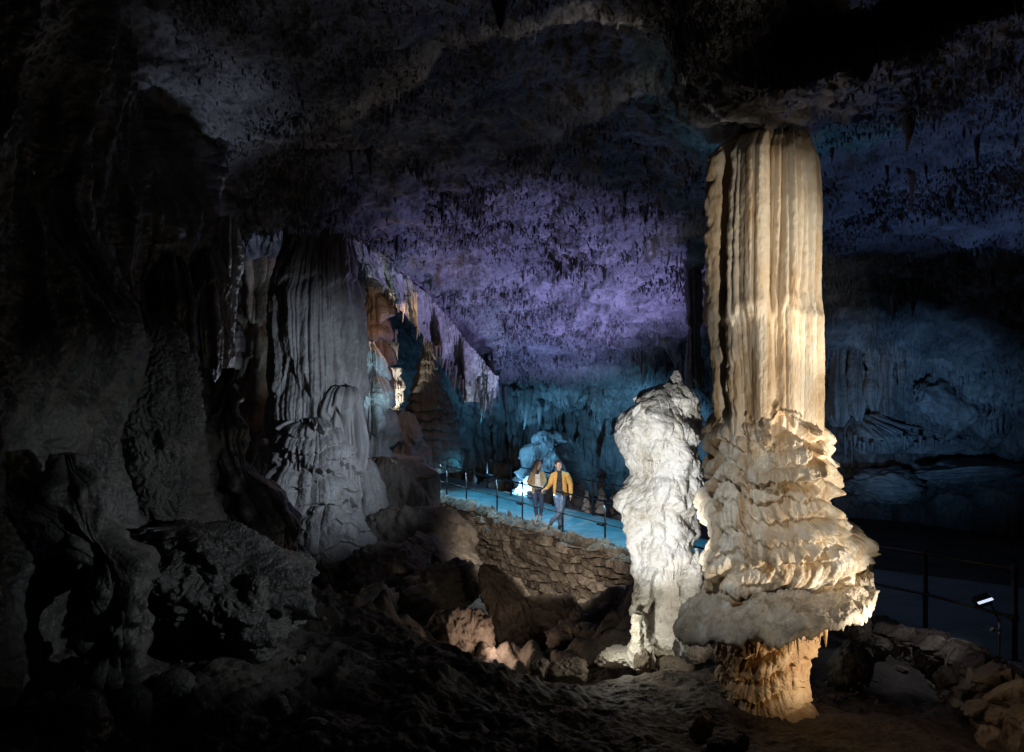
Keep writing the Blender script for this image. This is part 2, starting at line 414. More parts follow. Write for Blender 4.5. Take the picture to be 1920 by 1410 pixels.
# roof bands on the right
band = perlin(PX*.0016+.3, (PY+.30*PX)*.0062, 2.2)
D = D+sst(1250, 1500, PX)*(1-sst(620, 760, PY))*band*1.3
V = np.stack([X(PX, D), D, Z(PY, D)], -1)
n = normals(V)
if np.mean(n[..., 1]) > 0: n = -n
x, y, z = V[..., 0], V[..., 1], V[..., 2]
wallness = sst(600, 780, PY)
nearw = np.clip(D/14, .35, 1.0)
disp = .55*fbm(x*.16, y*.16, z*.16, 2)*nearw
disp += .30*nearw*(1-wallness)*(.45-billow(x*.45, y*.45, z*.8, 3))
disp += .13*(1-wallness)*fbm(x*1.6, y*1.1, z*1.6, 3)
disp += .065*(1-.5*wallness)*(.5-billow(x*4.2, y*3, z*4.2, 3))
disp += .022*fbm(x*11, y*11, z*9, 2)
disp += wallness*(.42*np.abs(perlin(x*.9, y*.9, z*.16))**.7+.20*np.abs(perlin(x*2.6+9, y*2.6, z*.3))**.8+.07*np.abs(perlin(x*7, y*7, z*.9))-.2)
ph = z*1.0+1.3*perlin(x*.35, y*.35, z*.3); q = ph-np.floor(ph)
disp += wallness*.30*(1-q)*sst(.0, .16, q-.25*np.abs(perlin(x*3, y*3, np.floor(ph)*3.3)))*sst(.0, .4, perlin(x*.3+4, y*.3, z*.4)+.2)
V = V+n*disp[..., None]
keep_n = n
R, C = PX.shape
fq = gridfaces(R, C)
rowid = fq.min(1)//C
split = int(np.searchsorted(gy, 690))
def substruct(name, faces, mat, label=None):
    u, inv = np.unique(faces, return_inverse=True)
    o = emit(name, V.reshape(-1, 3)[u], inv.reshape(faces.shape), mat)
    o['kind'] = 'structure'; return o
o = substruct('cave_ceiling', fq[rowid < split], M_ceil)
o = substruct('cave_wall', fq[rowid >= split], M_wall)
CEIL = V; CEILD = D
def ceil_at(px, py):
    i = int(np.argmin(abs(gy-py))); j = int(np.argmin(abs(gx-px)))
    return CEIL[i, j]

# thousands of tiny soda straws and drips over the roof: nobody could count them
def straws():
    ny = np.where((gy > -120) & (gy < 790))[0]; nx = np.where((gx > 330) & (gx < 1960))[0]
    N = 80000
    ii = RNG.choice(ny, N); jj = RNG.choice(nx, N)
    p = CEIL[ii, jj]; d = CEILD[ii, jj]
    dens = fbm(p[:, 0]*.7, p[:, 1]*.5, p[:, 2]*.7, 3)
    keep = (RNG.random(N) < np.clip(.45+1.5*dens, .05, 1)) & (below[ii, jj] < .5)
    p = p[keep]; d = d[keep]; dens = dens[keep]; n = len(p)
    L = np.exp(RNG.normal(-2.85, .55, n))*(1+.9*np.clip(dens, 0, 1))*np.clip((d/17)**1.3, .17, 1.3)*np.exp(RNG.normal(0, .28, n))
    r = L*RNG.uniform(.10, .24, n)+.004
    k = 5; a = np.linspace(0, 2*math.pi, k, endpoint=False)
    ring = np.stack([np.cos(a), np.sin(a), 0*a], -1)
    top = p[:, None, :]+ring[None]*r[:, None, None]; top[..., 2] += .06
    mid = p[:, None, :]+ring[None]*(r*.62)[:, None, None]; mid[..., 2] -= (L*.45)[:, None]
    tip = p.copy(); tip[:, 2] -= L; tip[:, :2] += RNG.normal(size=(n, 2))*(L*.05)[:, None]
    VV = np.concatenate([top, mid, tip[:, None, :]], 1).reshape(-1, 3)
    o = (np.arange(n)*(2*k+1))[:, None]
    fs = []
    for i in range(k):
        j = (i+1) % k
        fs.append(np.concatenate([o+i, o+k+i, o+k+j], 1)); fs.append(np.concatenate([o+i, o+k+j, o+j], 1)); fs.append(np.concatenate([o+k+i, o+2*k, o+k+j], 1))
    ob = emit('small_stalactites', VV, np.concatenate(fs), M_ceil)
    tag(ob, 'countless tiny dripstone straws covering the purple lit cave ceiling', 'stalactites', None, 'stuff')
straws()

# ================================================================== CAVE FLOOR
ctrl = [(0,1410,4.0),(300,1410,4.3),(600,1410,4.5),(960,1410,4.7),(1300,1410,5.0),(1600,1410,5.8),(1900,1410,6.0),(1430,1332,7.0),(1250,1248,9.2),
        (1150,1292,7.8),(1690,1240,9.2),(1600,1185,10.5),(980,1284,7.2),(880,1244,7.2),(730,1192,7.3),(560,1110,8.0),(400,1200,6.5),(1300,1290,7.8),
        (1185,1225,10.0),(1180,1140,13.5),(1840,1345,7.5)]
cp = [P(*c) for c in ctrl]
cp += [np.array(c, float) for c in [(-.5,9.4,-.5),(.0,9.4,-.6),(-1.6,10,-.3),(-1.,12,-1.8),(.6,12,-1.6),(0,15,-2.2),(1.5,15,-1.9),(1.2,10.8,-.8),(-3.,12,-.8),(-4,14,-1.),(-3.5,16.5,-1.2),(-2,19,-1.8),(2,16.5,-1.4),
       (-4,20,-.6),(-3.2,25,-.5),(0,27,-.7),(3,22,-.6),(6,20,-.6),(8,15,-.5),(10,22,-.5),(0,32,-.6),(10,32,-.5),(-10,32,-.5),(-10,16,0),(8,9,-.2),(9,6,0),(12,4,.0),(-5,6,1.2),(-5,10,1.3),(-8,4,1.4),(0,2.2,1.35),(3,2.5,1.1),(-3,2.2,1.5),(6,2.5,.8),(0,0.8,1.5),(5.0,8,-.1),(4.6,6.4,.1)]]
cp = np.array(cp)
def tps_fit(xy, z):
    r = np.linalg.norm(xy[:, None]-xy[None], axis=2); K = np.where(r > 0, r*r*np.log(np.maximum(r, 1e-9)), 0)+np.eye(len(xy))*.05
    Pm = np.concatenate([np.ones((len(xy), 1)), xy], 1); A = np.block([[K, Pm], [Pm.T, np.zeros((3, 3))]])
    return np.linalg.solve(A, np.concatenate([z, np.zeros(3)]))
w_ = tps_fit(cp[:, :2], cp[:, 2])
def floor_base(x, y):
    out = w_[-3]+w_[-2]*x+w_[-1]*y
    for k in range(len(cp)):
        r2 = (x-cp[k, 0])**2+(y-cp[k, 1])**2
        out = out+w_[k]*.5*r2*np.log(np.maximum(r2, 1e-12))
    return out
fx = np.linspace(-900, 2900, 900)
fd = np.concatenate([np.geomspace(.9, 3.6, 40), np.geomspace(3.65, 12, 420), np.geomspace(12.05, 33, 180)])
FX, FD = np.meshgrid(fx, fd); x = X(FX, FD); y = FD
z = floor_base(x, y)
rough = np.interp(x-.0*y, [-3, 0.4, 1.2, 2.5], [1., .9, .5, .35])*np.interp(y, [3, 9, 14], [1, 1, .8])
pit = sst(-3.4, -2.2, x)*sst(2.9, 1.9, x)*sst(9., 10.2, y)*sst(17.4, 15.5, y)
z = z+pit*(.30+.60*billow(x*.9, y*.9, 5., 4)+.22*np.abs(perlin(x*2.6+y, y*1.2, 3.)))
z = z+rough*(.20*fbm(x*.8, y*.8, 0, 3)+.14*(.4-billow(x*1.6, y*1.6, 2., 3))+.05*fbm(x*6, y*6, 1, 3))+.014*fbm(x*14, y*14, 0, 3)
def floor_z(px, py=None, d=8): 
    xx = float(X(px, d)); return float(floor_base(np.array(xx), np.array(float(d))))
o = emit('cave_floor', np.stack([x, y, z], -1), gridfaces(*FX.shape), M_mud); o['kind'] = 'structure'

# ================================================================== NEAR LEFT WALL
def leftwall():
    sil_y = [-700, -200, 0, 200, 330, 430, 520, 600, 660, 720, 780, 830, 880, 930, 990, 1040, 1100, 1200, 1300, 1500, 1700]
    sil_x = [ 330,  372, 400, 392, 410, 418, 420, 425, 432, 436, 420, 430, 440, 452, 470, 480, 440, 400, 380, 400, 400]
    nr, nc = 860, 560
    py = np.linspace(-700, 1650, nr)
    sx = np.interp(py, sil_y, sil_x); sx = blur(sx[:, None], 8, 2)[:, 0]
    jx = (7*perlin(py*.02, 0, 3)+5*perlin(py*.06, 0, 8))[:, None]
    u = np.concatenate([np.linspace(0, 1, nc-60), 1+np.linspace(.02, 1, 60)])
    U, PYY = np.meshgrid(u, py); S = np.repeat(sx[:, None], nc, 1)
    f = np.clip(U, 0, 1); b = np.clip(U-1, 0, 1)
    pxx = -520+(S+520)*f-160*b**1.5+jx*f**8
    d = np.interp(f, [0, .35, .55, .75, .9, .97, 1.], [2.6, 3.6, 4.6, 6.2, 7.9, 9.2, 10.2])+5.5*b
    d = d+.8*sst(200, -400, PYY)*(-1)*f
    V = np.stack([X(pxx, d), d, Z(PYY, d)], -1)
    n = normals(V)
    if np.mean(n[..., 1]) > 0: n = -n
    x, y, z = V[..., 0], V[..., 1], V[..., 2]
    dd = .55*fbm(x*.5, y*.5, z*.42, 2)+.34*(np.abs(perlin(x*1.1, y*1.1, z*.38))**.75-.3)
    dd += .16*np.abs(perlin(x*2.2+3, y*2.2, z*.45))**.8
    dd += .10*np.abs(perlin(x*4.4, y*4.4, z*1.0))**.8+.05*(.4-billow(x*5, y*5, z*3, 2))
    pm = sst(.05, .35, perlin(x*.8+3, y*.8, z*.5)+.12)
    dd += pm*.045*np.abs(perlin(x*15, y*15, z*13))+.012*fbm(x*20, y*20, z*20, 2)
    V = V+n*(dd*(1-.6*b))[..., None]
    o = emit('cave_wall', V, gridfaces(nr, nc), M_dark); o['kind'] = 'structure'
leftwall()
# ================================================================== TALL CREAM COLUMN
def main_column():
    d = 7.2
    root = empty('dripstone_column', P(1440, 1330, d), 'tall cream and orange dripstone column with fluted shaft and mushroom shaped shelf, lit from the right', 'dripstone column')
    def dsh(th, z, R, V):
        zs = Z(592, d)+.05*perlin(np.cos(th)*3, np.sin(th)*3, 1.)+.03*np.cos(th)
        zs = zs+.10*perlin(np.cos(th)*1.6+5, np.sin(th)*1.6, 2.); up = sst(-.09, .10, z-zs); c, s = cyc(th, R)
        A = flute3(th, z, R, 3.7, .26, 4.4, zs=.07, warp=.02, p=.7)+flute3(th, z, R, 6.5, .085, 7.1, zs=.12, warp=.02)+flute3(th, z, R, 15, .012, 7.9, zs=.4)
        B = flute3(th, z, R, 3.6, .15, 14.2, zs=.1, warp=.02)+flute3(th, z, R, 8.5, .065, 2.3, zs=.15, warp=.02)+flute3(th, z, R, 17, .012, 1.9, zs=.5)
        led = .014*np.clip(.4+1.6*perlin(np.cos(th)*2.2, np.sin(th)*2.2, 9.), 0, 1)*np.exp(-((z-zs+.04)/.045)**2)
        rag = .035*sst(.15, -.25, np.cos(th)+.6)*fbm(c*6, s*6, z*4, 3)
        return up*(A-.150)+(1-up)*(.55*flute3(th, z, R, 3.7, .26, 4.4, zs=.07, warp=.02, p=.7)+.7*B-.175)+led+rag+.006*fbm(c*22, s*22, z*9, 3)-.03*sst(Z(330, d), Z(270, d), z)
    lathe('shaft', [(235,1405,1500),(258,1375,1518),(280,1345,1530),(305,1328,1534),(400,1322,1537),(500,1321,1535),(560,1320,1533),(600,1317,1538),(700,1324,1538),(760,1326,1537),(815,1330,1536)],
          d, M_cream, dsh, 720, 900, root, sm=4)
    def dbo(th, z, R, V):
        c, s = cyc(th, R)
        zt = z-.16*np.cos(th)*R*sst(Z(900, d), Z(1080, d), z)+.05*perlin(c*1.3, s*1.3, z*.6)
        def big(f, A, seed, wa, drip, dl, ff, Af):
            ph = zt*f+wa*perlin(c*1.2+seed, s*1.2, zt*.5)+.5*wa*perlin(c*3.1+seed, s*3.1, zt*.9)
            k = np.floor(ph); q = ph-k
            a = np.clip(.62+1.5*perlin(c*1.9+seed*2, s*1.9, k*3.71), .06, 1.25)
            dr = np.abs(perlin(c*drip+k*5.7, s*drip, k*7.31+seed))
            s0 = .04+dl*dr**1.3
            fl = np.abs(perlin(c*ff+k*3.3, s*ff, zt*.5+k))*Af
            return (A*a+fl)*sst(s0-.04, s0+.15, q)*np.clip(1-q**4, 0, 1)
        t = big(2.4, .13, 6.3, 1.0, 9, .45, 8, .085)+big(5.2, .06, 2.9, 1.3, 12, .5, 14, .04)
        return t-.155+.02*flute3(th, z, R, 17, 1., 5.1, zs=1.6)+lumps(V, 3.2, .04, 2)+.010*fbm(c*24, s*24, z*20, 3)
    lathe('flowstone_body', [(752,1350,1500),(768,1334,1522),(790,1326,1530),(800,1320,1541),(820,1319,1560),(850,1318,1560),(900,1314,1560),(940,1313,1565),(965,1316,1585),(990,1318,1610),(1012,1319,1630),(1035,1320,1640),(1055,1322,1638),(1075,1324,1628),(1095,1328,1612),(1115,1340,1590),(1135,1370,1550)],
          d, M_cream, dbo, 820, 900, root, sm=6, ratio=.95, front=([900, 990, 1040, 1090, 1135], [.95, .86, .70, .50, .40]), zk=.15)
    # tilted mushroom shelf: round crust, thin ragged rim, rising to the right
    nr, nc = 240, 560
    th = np.linspace(0, 2*math.pi, nc, endpoint=False)[None, :]; t = np.linspace(0, 1, nr)[:, None]
    ctr = P(1462, 1112, d)
    rim = .96*(1+.09*np.clip(-np.cos(th), 0, 1)**6+.085*perlin(np.cos(th)*1.2, np.sin(th)*1.2, 4)+.045*perlin(np.cos(th)*5, np.sin(th)*5, 1)+.016*perlin(np.cos(th)*16, np.sin(th)*16, 2))
    rx = np.where(np.cos(th) > 0, .86, 1.0)
    top = t < .62; a = np.where(top, t/.62, 1-(t-.62)/.38*.75)
    xx = rim*rx*a*np.cos(th); yy = -rim*.88*a*np.sin(th)
    rr = a
    zz = np.where(top, .24*(1-rr)+.0, -.05-.12*sst(.1, .9, xx)-.05*(1-rr)-.06*np.abs(perlin(np.cos(th)*9, np.sin(th)*9, 3.))*sst(.6, .97, rr))
    edge = sst(.52, .62, t)*sst(.74, .62, t)
    zz = zz*1-edge*.03-.045*np.abs(perlin(np.cos(th)*22+rr*0, np.sin(th)*22, 5.))*sst(.66, .645, np.abs(t-.66)+.64)
    zz = zz+.245*xx+.10*xx*np.abs(xx)*np.where(xx > 0, 1, .1)+.10*yy
    nz = .10*fbm(xx*3.0, yy*3.0, zz*1, 3)+.07*(billow(xx*5, yy*5, 1., 3)-.4)+.025*(.4-billow(xx*15, yy*15, 3., 2))+.012*fbm(xx*26, yy*26, 0, 3)
    zz = zz+np.where(top, nz, nz*.6)
    Vs = np.stack([ctr[0]+xx, ctr[1]+yy, ctr[2]+zz], -1)
    emit('shelf', Vs, gridfaces(nr, nc, True, flip=False), M_shelf, root)
    def dpe(th, z, R, V):
        c, s = cyc(th, R)
        t = tier3(th, z-.10*np.cos(th), R, 4.2, .11, 8.3, drip=5, warp=.5, dl=.6)
        v = flute3(th, z, R, 4, .10, 1.1, zs=.5)*sst(.5, -.5, np.cos(th)-.1)+flute3(th, z, R, 11, .03, 5.9, zs=1.4)
        return t+v-.10+lumps(V, 4, .03, 3)+.010*fbm(c*22, s*22, z*20, 3)
    lathe('pedestal', [(1120,1362,1552),(1150,1352,1535),(1200,1350,1530),(1250,1352,1518),(1290,1364,1514),(1315,1372,1522),(1338,1366,1534),(1355,1360,1540)], d, M_tan, dpe, 420, 620, root, sm=5)
    # fringe of drips under the shelf
    rg = np.random.default_rng(4)
    for k in range(34):
        w = rg.uniform(math.pi*1.02, math.pi*1.98); q = rg.uniform(.50, .93)
        if rg.random() < .5: q = rg.uniform(.5, .66)
        px_, py_ = q*.94*math.cos(w), q*.84*math.sin(w)
        p = (ctr[0]+px_, ctr[1]+py_, ctr[2]-.06+.245*px_+.10*px_*abs(px_)*(1 if px_ > 0 else .1)+.10*py_)
        L = rg.uniform(.07, .22)*(1.5 if q < .7 else .75)
        v, f = cone_verts(p, L, rg.uniform(.022, .05), 10, 9, seed=k, wob=.16)
        emit('drip_stalactite', v, f, M_tan if q < .7 else M_shelf, root)
main_column()

# ================================================================== WHITE STALAGMITE
def white_stalagmite():
    d = 9.2
    root = empty('white_stalagmite', P(1240, 1238, d), 'thick lumpy white stalagmite with a small pointed tip, standing left of the cream column', 'stalagmite')
    def db(th, z, R, V):
        c, s = cyc(th, R)
        t = tier3(th, z, R, 1.05, .17, 3.7, drip=9, warp=.8, dl=.25)+.25*tier3(th, z, R, 2.6, .10, 9.1, drip=8, warp=1.1, dl=.6)
        v = flute3(th, z, R, 4, .05, 6.4, zs=.9)+flute3(th, z, R, 11, .010, 2.2, zs=2.5)
        return t+v-.12+lumps(V, 1.8, .10, 2)+warts(V, 3.6, .07)+warts(V, 9, .015)-.02+.008*fbm(c*20, s*20, z*20, 3)
    lathe('body', [(720,1238,1282),(732,1212,1292),(748,1190,1303),(775,1176,1311),(800,1172,1316),(825,1167,1318),(850,1174,1316),(872,1186,1306),(890,1190,1303),(905,1184,1305),(930,1172,1309),(960,1166,1306),(985,1176,1298),(1010,1188,1290),(1035,1190,1284),(1060,1190,1293),(1090,1188,1298),(1130,1190,1298),(1165,1190,1302),(1195,1186,1306),(1222,1190,1304),(1245,1196,1296)],
          d, M_white, db, 760, 700, root, sm=3)
    lathe('tip', [(695,1262,1271),(703,1259,1275),(715,1254,1279),(732,1244,1288),(750,1232,1296)], d, M_white,
          lambda th, z, R, V: knobs(V, 12, .03)+flute3(th, z, R, 14, .02, 1., zs=2.)-.01, 90, 120, root, sm=2)
    lathe('side_spur', [(1028,1303,1308),(1045,1297,1312),(1065,1284,1314),(1090,1276,1312),(1120,1272,1306),(1160,1268,1300)], d-.2, M_white,
          lambda th, z, R, V: knobs(V, 9, .06)+lumps(V, 4, .05), 140, 160, root, sm=3)
    lathe('foot', [(1150,1188,1206),(1175,1184,1212),(1200,1180,1220),(1222,1174,1228),(1245,1168,1232)], d-.35, M_white,
          lambda th, z, R, V: flute3(th, z, R, 9, .06, 3., zs=.8)+knobs(V, 8, .05)-.03, 140, 200, root, sm=3)
    rg = np.random.default_rng(9)
    for k in range(40):
        row = [(868,1186,1306),(806,1250,1300),(1010,1188,1290),(1075,1200,1260)][k % 4 if k % 3 else 0]
        w = rg.uniform(math.pi*1.05, math.pi*1.95); cx = (row[1]+row[2])/2; rx = (row[2]-row[1])/2/F*d
        p = P(cx, row[0]-rg.uniform(0, 10), d)+np.array([rx*.95*math.cos(w), rx*.95*math.sin(w), 0])
        v, f = cone_verts(p, rg.uniform(.05, .15), rg.uniform(.015, .035), 8, 7, seed=k+50, wob=.16)
        emit('icicle', v, f, M_white, root)
white_stalagmite()

# ================================================================== GREY COLUMN ON THE LEFT AND ITS NEIGHBOURS
def grey_column():
    d = 16.
    root = empty('flowstone_column', P(640, 1110, d), 'massive dim grey flowstone column with fine vertical flutes and a spreading apron, left of the walkway', 'flowstone column')
    def dsh(th, z, R, V):
        c, s = cyc(th, R)
        return flute3(th, z, R, 1.3, .30, 2.4, zs=.07, warp=.1)+flute3(th, z, R, 4.2, .16, 6.6, zs=.08)+flute3(th, z, R, 11, .05, 8.6, zs=.25)+.35*tier3(th, z, R, .55, .3, 5.5, drip=3)-.28+lumps(V, .8, .12, 3)+.015*fbm(c*9, s*9, z*9, 3)
    lathe('shaft', [(430,535,660),(460,532,662),(500,516,668),(560,506,674),(620,500,679),(700,498,684),(760,500,684),(820,503,676),(900,505,668)], d, M_grey, dsh, 560, 800, root, sm=4)
    def dti(th, z, R, V):
        c, s = cyc(th, R)
        return tier3(th, z, R, 1.1, .24, 4.4, drip=5, warp=.5, dl=.4)+.5*tier3(th, z, R, 2.6, .20, 1.4, drip=6, dl=.4)+flute3(th, z, R, 4.2, .13, 3.4, zs=.3)+flute3(th, z, R, 9, .05, 7.4, zs=.5)-.22+lumps(V, .9, .06, 3)+.02*fbm(c*9, s*9, z*9, 3)
    lathe('flowstone_tier', [(785,545,640),(800,520,672),(840,508,684),(880,500,678),(930,498,676),(960,500,668),(990,505,662),(1020,520,650)], d-.5, M_grey, dti, 420, 800, root, sm=4)
    lathe('flowstone_tier', [(726,624,672),(740,612,682),(770,604,686),(820,602,688),(870,606,686),(920,610,680),(960,612,672)], d-.55, M_grey,
          lambda th, z, R, V: flute3(th, z, R, 4.6, .16, 3.9, zs=.15)+flute3(th, z, R, 12, .05, 3.9, zs=.3)+.4*tier3(th, z, R, .8, .4, 8.4, drip=2.5)-.12+lumps(V, 1.2, .08), 260, 420, root, sm=4)
    def dap(th, z, R, V):
        c, s = cyc(th, R)
        return .5*tier3(th, z, R, 2.4, .16, 7.7, drip=3, warp=1.2)+flute3(th, z, R, 2, .16, 9.3, zs=.4)-.1+lumps(V, 1., .18, 3)+.02*fbm(c*9, s*9, z*9, 3)
    lathe('apron', [(945,585,650),(965,566,672),(990,558,690),(1020,560,702),(1050,566,712),(1080,578,722),(1098,588,728),(1110,600,720)], d-1.2, M_grey, dap, 300, 520, root, sm=4)
    rg = np.random.default_rng(3)
    for k in range(44):
        w = rg.uniform(math.pi*1.03, math.pi*1.97); cx, rx = 656, 62/F*(d-1.2)
        p = P(cx, 1093, d-1.2)+np.array([rx*math.cos(w), rx*math.sin(w), rg.uniform(0, .1)])
        v, f = cone_verts(p, rg.uniform(.15, .42), rg.uniform(.03, .075), 7, 7, seed=k+150, wob=.15)
        emit('fringe_stalactite', v, f, M_grey, root)
grey_column()
def formation(name, prof, d, mat, disp, label, cat, nr=220, nc=260, group=None, **kw):
    o = lathe(name, prof, d, mat, disp, nr, nc, **kw)
    return tag(o, label, cat, group)
def dflow(ft=1.2, At=.2, ff=4, Af=.1, fl=1, Al=.1, seed=1., drip=3., zs=.3, mic=.015, off=0, warp=.8, dl=.32):
    def fn(th, z, R, V):
        return tier3(th, z, R, ft, At, seed, drip=drip, warp=warp, dl=dl)+flute3(th, z, R, ff, Af, seed+3, zs=zs)+flute3(th, z, R, ff*2.6, Af*.35, seed+5, zs=zs*2)+lumps(V, fl, Al, 3, seed)+mic*fbm(V[..., 0]*11, V[..., 1]*11, V[..., 2]*11, 3)-off-.5*At-.4*Af
    return fn
formation('rock_bank', [(862,700,770),(872,680,800),(890,668,814),(920,668,820),(955,676,824),(985,690,815),(1010,700,800),(1040,705,790)], 18.2, M_boul,
          dflow(.8, .3, 1.6, .28, .7, .35, 4.2, 2.), 'steep brown rock bank with a jagged flat top at the far end of the walkway', 'rock bank', 260, 360, sm=5, ratio=.8)
formation('flowstone_bank', [(862,640,700),(880,640,716),(920,640,724),(960,650,722),(1000,664,716),(1030,676,706)], 16.6, M_grey,
          dflow(.8, .2, 2.4, .2, .9, .2, 6.2, 3.), 'pale blue grey flowstone bulge between the grey column and the brown rock bank', 'flowstone', 220, 320, sm=5)
formation('blue_flowstone_pillar', [(640,690,704),(660,682,716),(700,680,724),(740,680,730),(790,681,736),(830,684,737),(856,690,735),(880,700,728)], 19.6, M_pale,
          dflow(1., .2, 3.2, .22, 1.2, .16, 2.2, 3., zs=.2), 'bluish wet flowstone pillar right behind the grey column', 'flowstone pillar', 300, 300, sm=4)
formation('brown_flowstone_pillar', [(540,680,725),(580,676,734),(620,678,738),(660,684,738),(700,695,735),(740,700,730)], 21.5, M_brown,
          dflow(1.4, .26, 2.4, .12, 1., .16, 3.2, 3., warp=.4), 'warm brown banded flowstone pillar under the sloping overhang', 'flowstone pillar', 240, 300, sm=4)
formation('cone_stalagmite', [(630,798,804),(645,795,808),(665,790,813),(695,783,822),(725,774,832),(760,765,848),(800,755,860),(835,748,868),(862,746,872),(882,750,868)], 25., M_grey,
          dflow(3.0, .16, 3.2, .14, 1.2, .10, 5.2, 4., warp=.7), 'tall dark cone shaped stalagmite with stacked ripples, behind the far end of the railing', 'stalagmite', 380, 420, sm=3)
formation('blue_stalagmite', [(772,758,764),(785,750,772),(805,744,786),(830,740,802),(850,738,806),(870,742,800)], 22.5, M_pale,
          dflow(1., .16, 2.2, .26, 1.6, .2, 8.2, 3.), 'small bright blue lit stalagmite mound at the foot of the cone shaped stalagmite', 'stalagmite', 200, 240, sm=3)
formation('flowstone_ledge', [(850,715,740),(862,700,790),(874,706,800),(886,730,806),(900,750,800)], 21., M_pale,
          dflow(1.4, .16, 2.4, .2, 1.6, .24, 1.2, 3.), 'pale lit rock ledge at the top of the brown rock bank', 'rock ledge', 130, 300, sm=3)
formation('brown_fluted_wall', [(470,430,520),(520,440,520),(600,446,512),(700,446,506),(800,446,504),(870,440,500),(930,440,500)], 20.5, M_brown,
          dflow(.5, .3, 1.6, .45, .5, .3, 2.9, 1.6, zs=.08), 'dark reddish fluted rock between the near left wall and the grey column', 'flowstone wall', 340, 420, sm=4)
formation('thin_stalagmite', [(700,512,514),(725,510,517),(760,509,519),(800,507,520),(830,506,521)], 17.8, M_pale,
          dflow(1.6, .05, 6, .05, 2, .03, 1.9, 6), 'thin pale stalagmite standing left of the grey column', 'stalagmite', 140, 80, sm=2)
formation('pale_drip_knob', [(822,494,500),(832,490,507),(850,490,506),(866,492,503),(880,492,498),(900,490,495)], 17.0, M_pale,
          dflow(1.6, .1, 5, .07, 2, .06, 2.5, 5), 'small pale lumpy drip knob low on the left of the grey column', 'dripstone', 110, 80, sm=2)
# bright lit draperies deep in the recess
root = empty('lit_drapery', P(738, 770, 23.6), 'bright white lit drapery with ragged icicles in the recess right of the bluish pillar', 'drapery')
lathe('sheet', [(690,728,752),(720,724,756),(750,724,754),(775,726,750),(795,730,744)], 23.6, M_pale, dflow(1., .14, 4, .24, 2, .15, 3.3, 4., zs=.1), 200, 260, root)
lathe('sheet', [(618,734,746),(635,732,748),(650,736,746)], 23.4, M_pale, dflow(1., .14, 4, .2, 2, .15, 5.3, 4.), 70, 120, root)
rg = np.random.default_rng(21)
for k in range(26):
    a = rg.uniform(724, 756); b0 = rg.choice([648, 745, 770]); ln = rg.uniform(10, 34)
    stalactite(a if b0 > 700 else 734+(a-724)*.4, b0, b0+ln, 23.5, rg.uniform(2.5, 5), M_pale, None, parent=root, name='icicle')

# sloping overhang with hanging curtain
def overhang():
    root = empty('drapery_curtain', P(800, 640, 20.5), 'long ragged rock curtain hanging along the sloping overhang above the cone shaped stalagmite', 'rock curtain')
    m, k = 520, 90
    u = np.linspace(0, 1, m)[None, :]; v = np.linspace(0, 1, k)[:, None]
    px = 655+(935-655)*u; d = 15.6+(24.2-15.6)*u**.9
    top = lip(px)-18
    ln = np.interp(u, [0, .15, .4, .6, .75, .9, 1], [34, 60, 80, 98, 112, 84, 30])*(1+.24*perlin(u*7, 0, 2.))
    py = top+ln*v*(1+.0*u)
    yy = d+1.4*v-.3+.48*np.sin(u*38+2*perlin(u*9, 0, 1.))*(v**.6)+.12*np.sin(u*120+3*perlin(u*22, 0, 5))*v
    V = np.stack([X(px, d)+0*v, yy, Z(py, d)], -1)
    V[..., 0] += .10*v*perlin(u*30, v*2, 3); n = normals(V)
    V = V+n*(.10*np.abs(perlin(u*70, v*1.2, 3.))+.05*fbm(V[..., 0]*5, V[..., 1]*5, V[..., 2]*3, 3))[..., None]
    B = V.copy(); B[..., 1] += .16; B[..., 2] += .02
    Fq = np.concatenate([gridfaces(k, m), gridfaces(k, m, off=k*m, flip=True)])
    i = np.arange(m-1); lo = (k-1)*m
    Fq = np.concatenate([Fq, np.stack([lo+i, lo+i+1, k*m+lo+i+1, k*m+lo+i], 1), np.stack([i+1, i, k*m+i, k*m+i+1], 1)])
    emit('sheet', np.concatenate([V.reshape(-1, 3), B.reshape(-1, 3)]), Fq, M_grey, root)
    rg = np.random.default_rng(5)
    for q in range(95):
        uu = rg.random()**.8; a = 655+280*uu; dd = 15.6+8.6*uu**.9+rg.uniform(.3, 1.2)
        l0 = float(np.interp(uu, [0, .15, .4, .6, .75, .9, 1], [34, 60, 80, 98, 112, 84, 30]))
        y0 = float(lip(a))-18+l0*rg.uniform(.6, .98)
        stalactite(a, y0, y0+rg.uniform(8, 30)*(1 if uu < .6 else 1.5), dd, rg.uniform(3, 9), M_grey, None, parent=root, name='icicle')
overhang()
gH = 'stalactites at the low end of the overhang'
for (a, b, c, dd, w, lab) in [(922,700,796,24.4,17,'long pointed stalactite, the longest at the low end of the sloping overhang'),
        (898,690,738,23.8,14,'short stalactite just left of the longest one under the sloping overhang'),(872,690,740,23.2,13,'pointed stalactite hanging high at the left of the stalactites on the overhang end'),
        (946,735,792,25.5,12,'slim stalactite just right of the longest one at the overhang end'),(990,742,806,27.2,22,'broad blue lit stalactite above and left of the woman'),
        (1012,770,802,27.6,14,'small blunt stalactite beside the broad blue lit one above the woman'),(966,752,790,26.6,10,'thin stalactite between the overhang end and the broad blue lit one')]:
    stalactite(a, b, c, dd, w, M_wall, lab, gH)

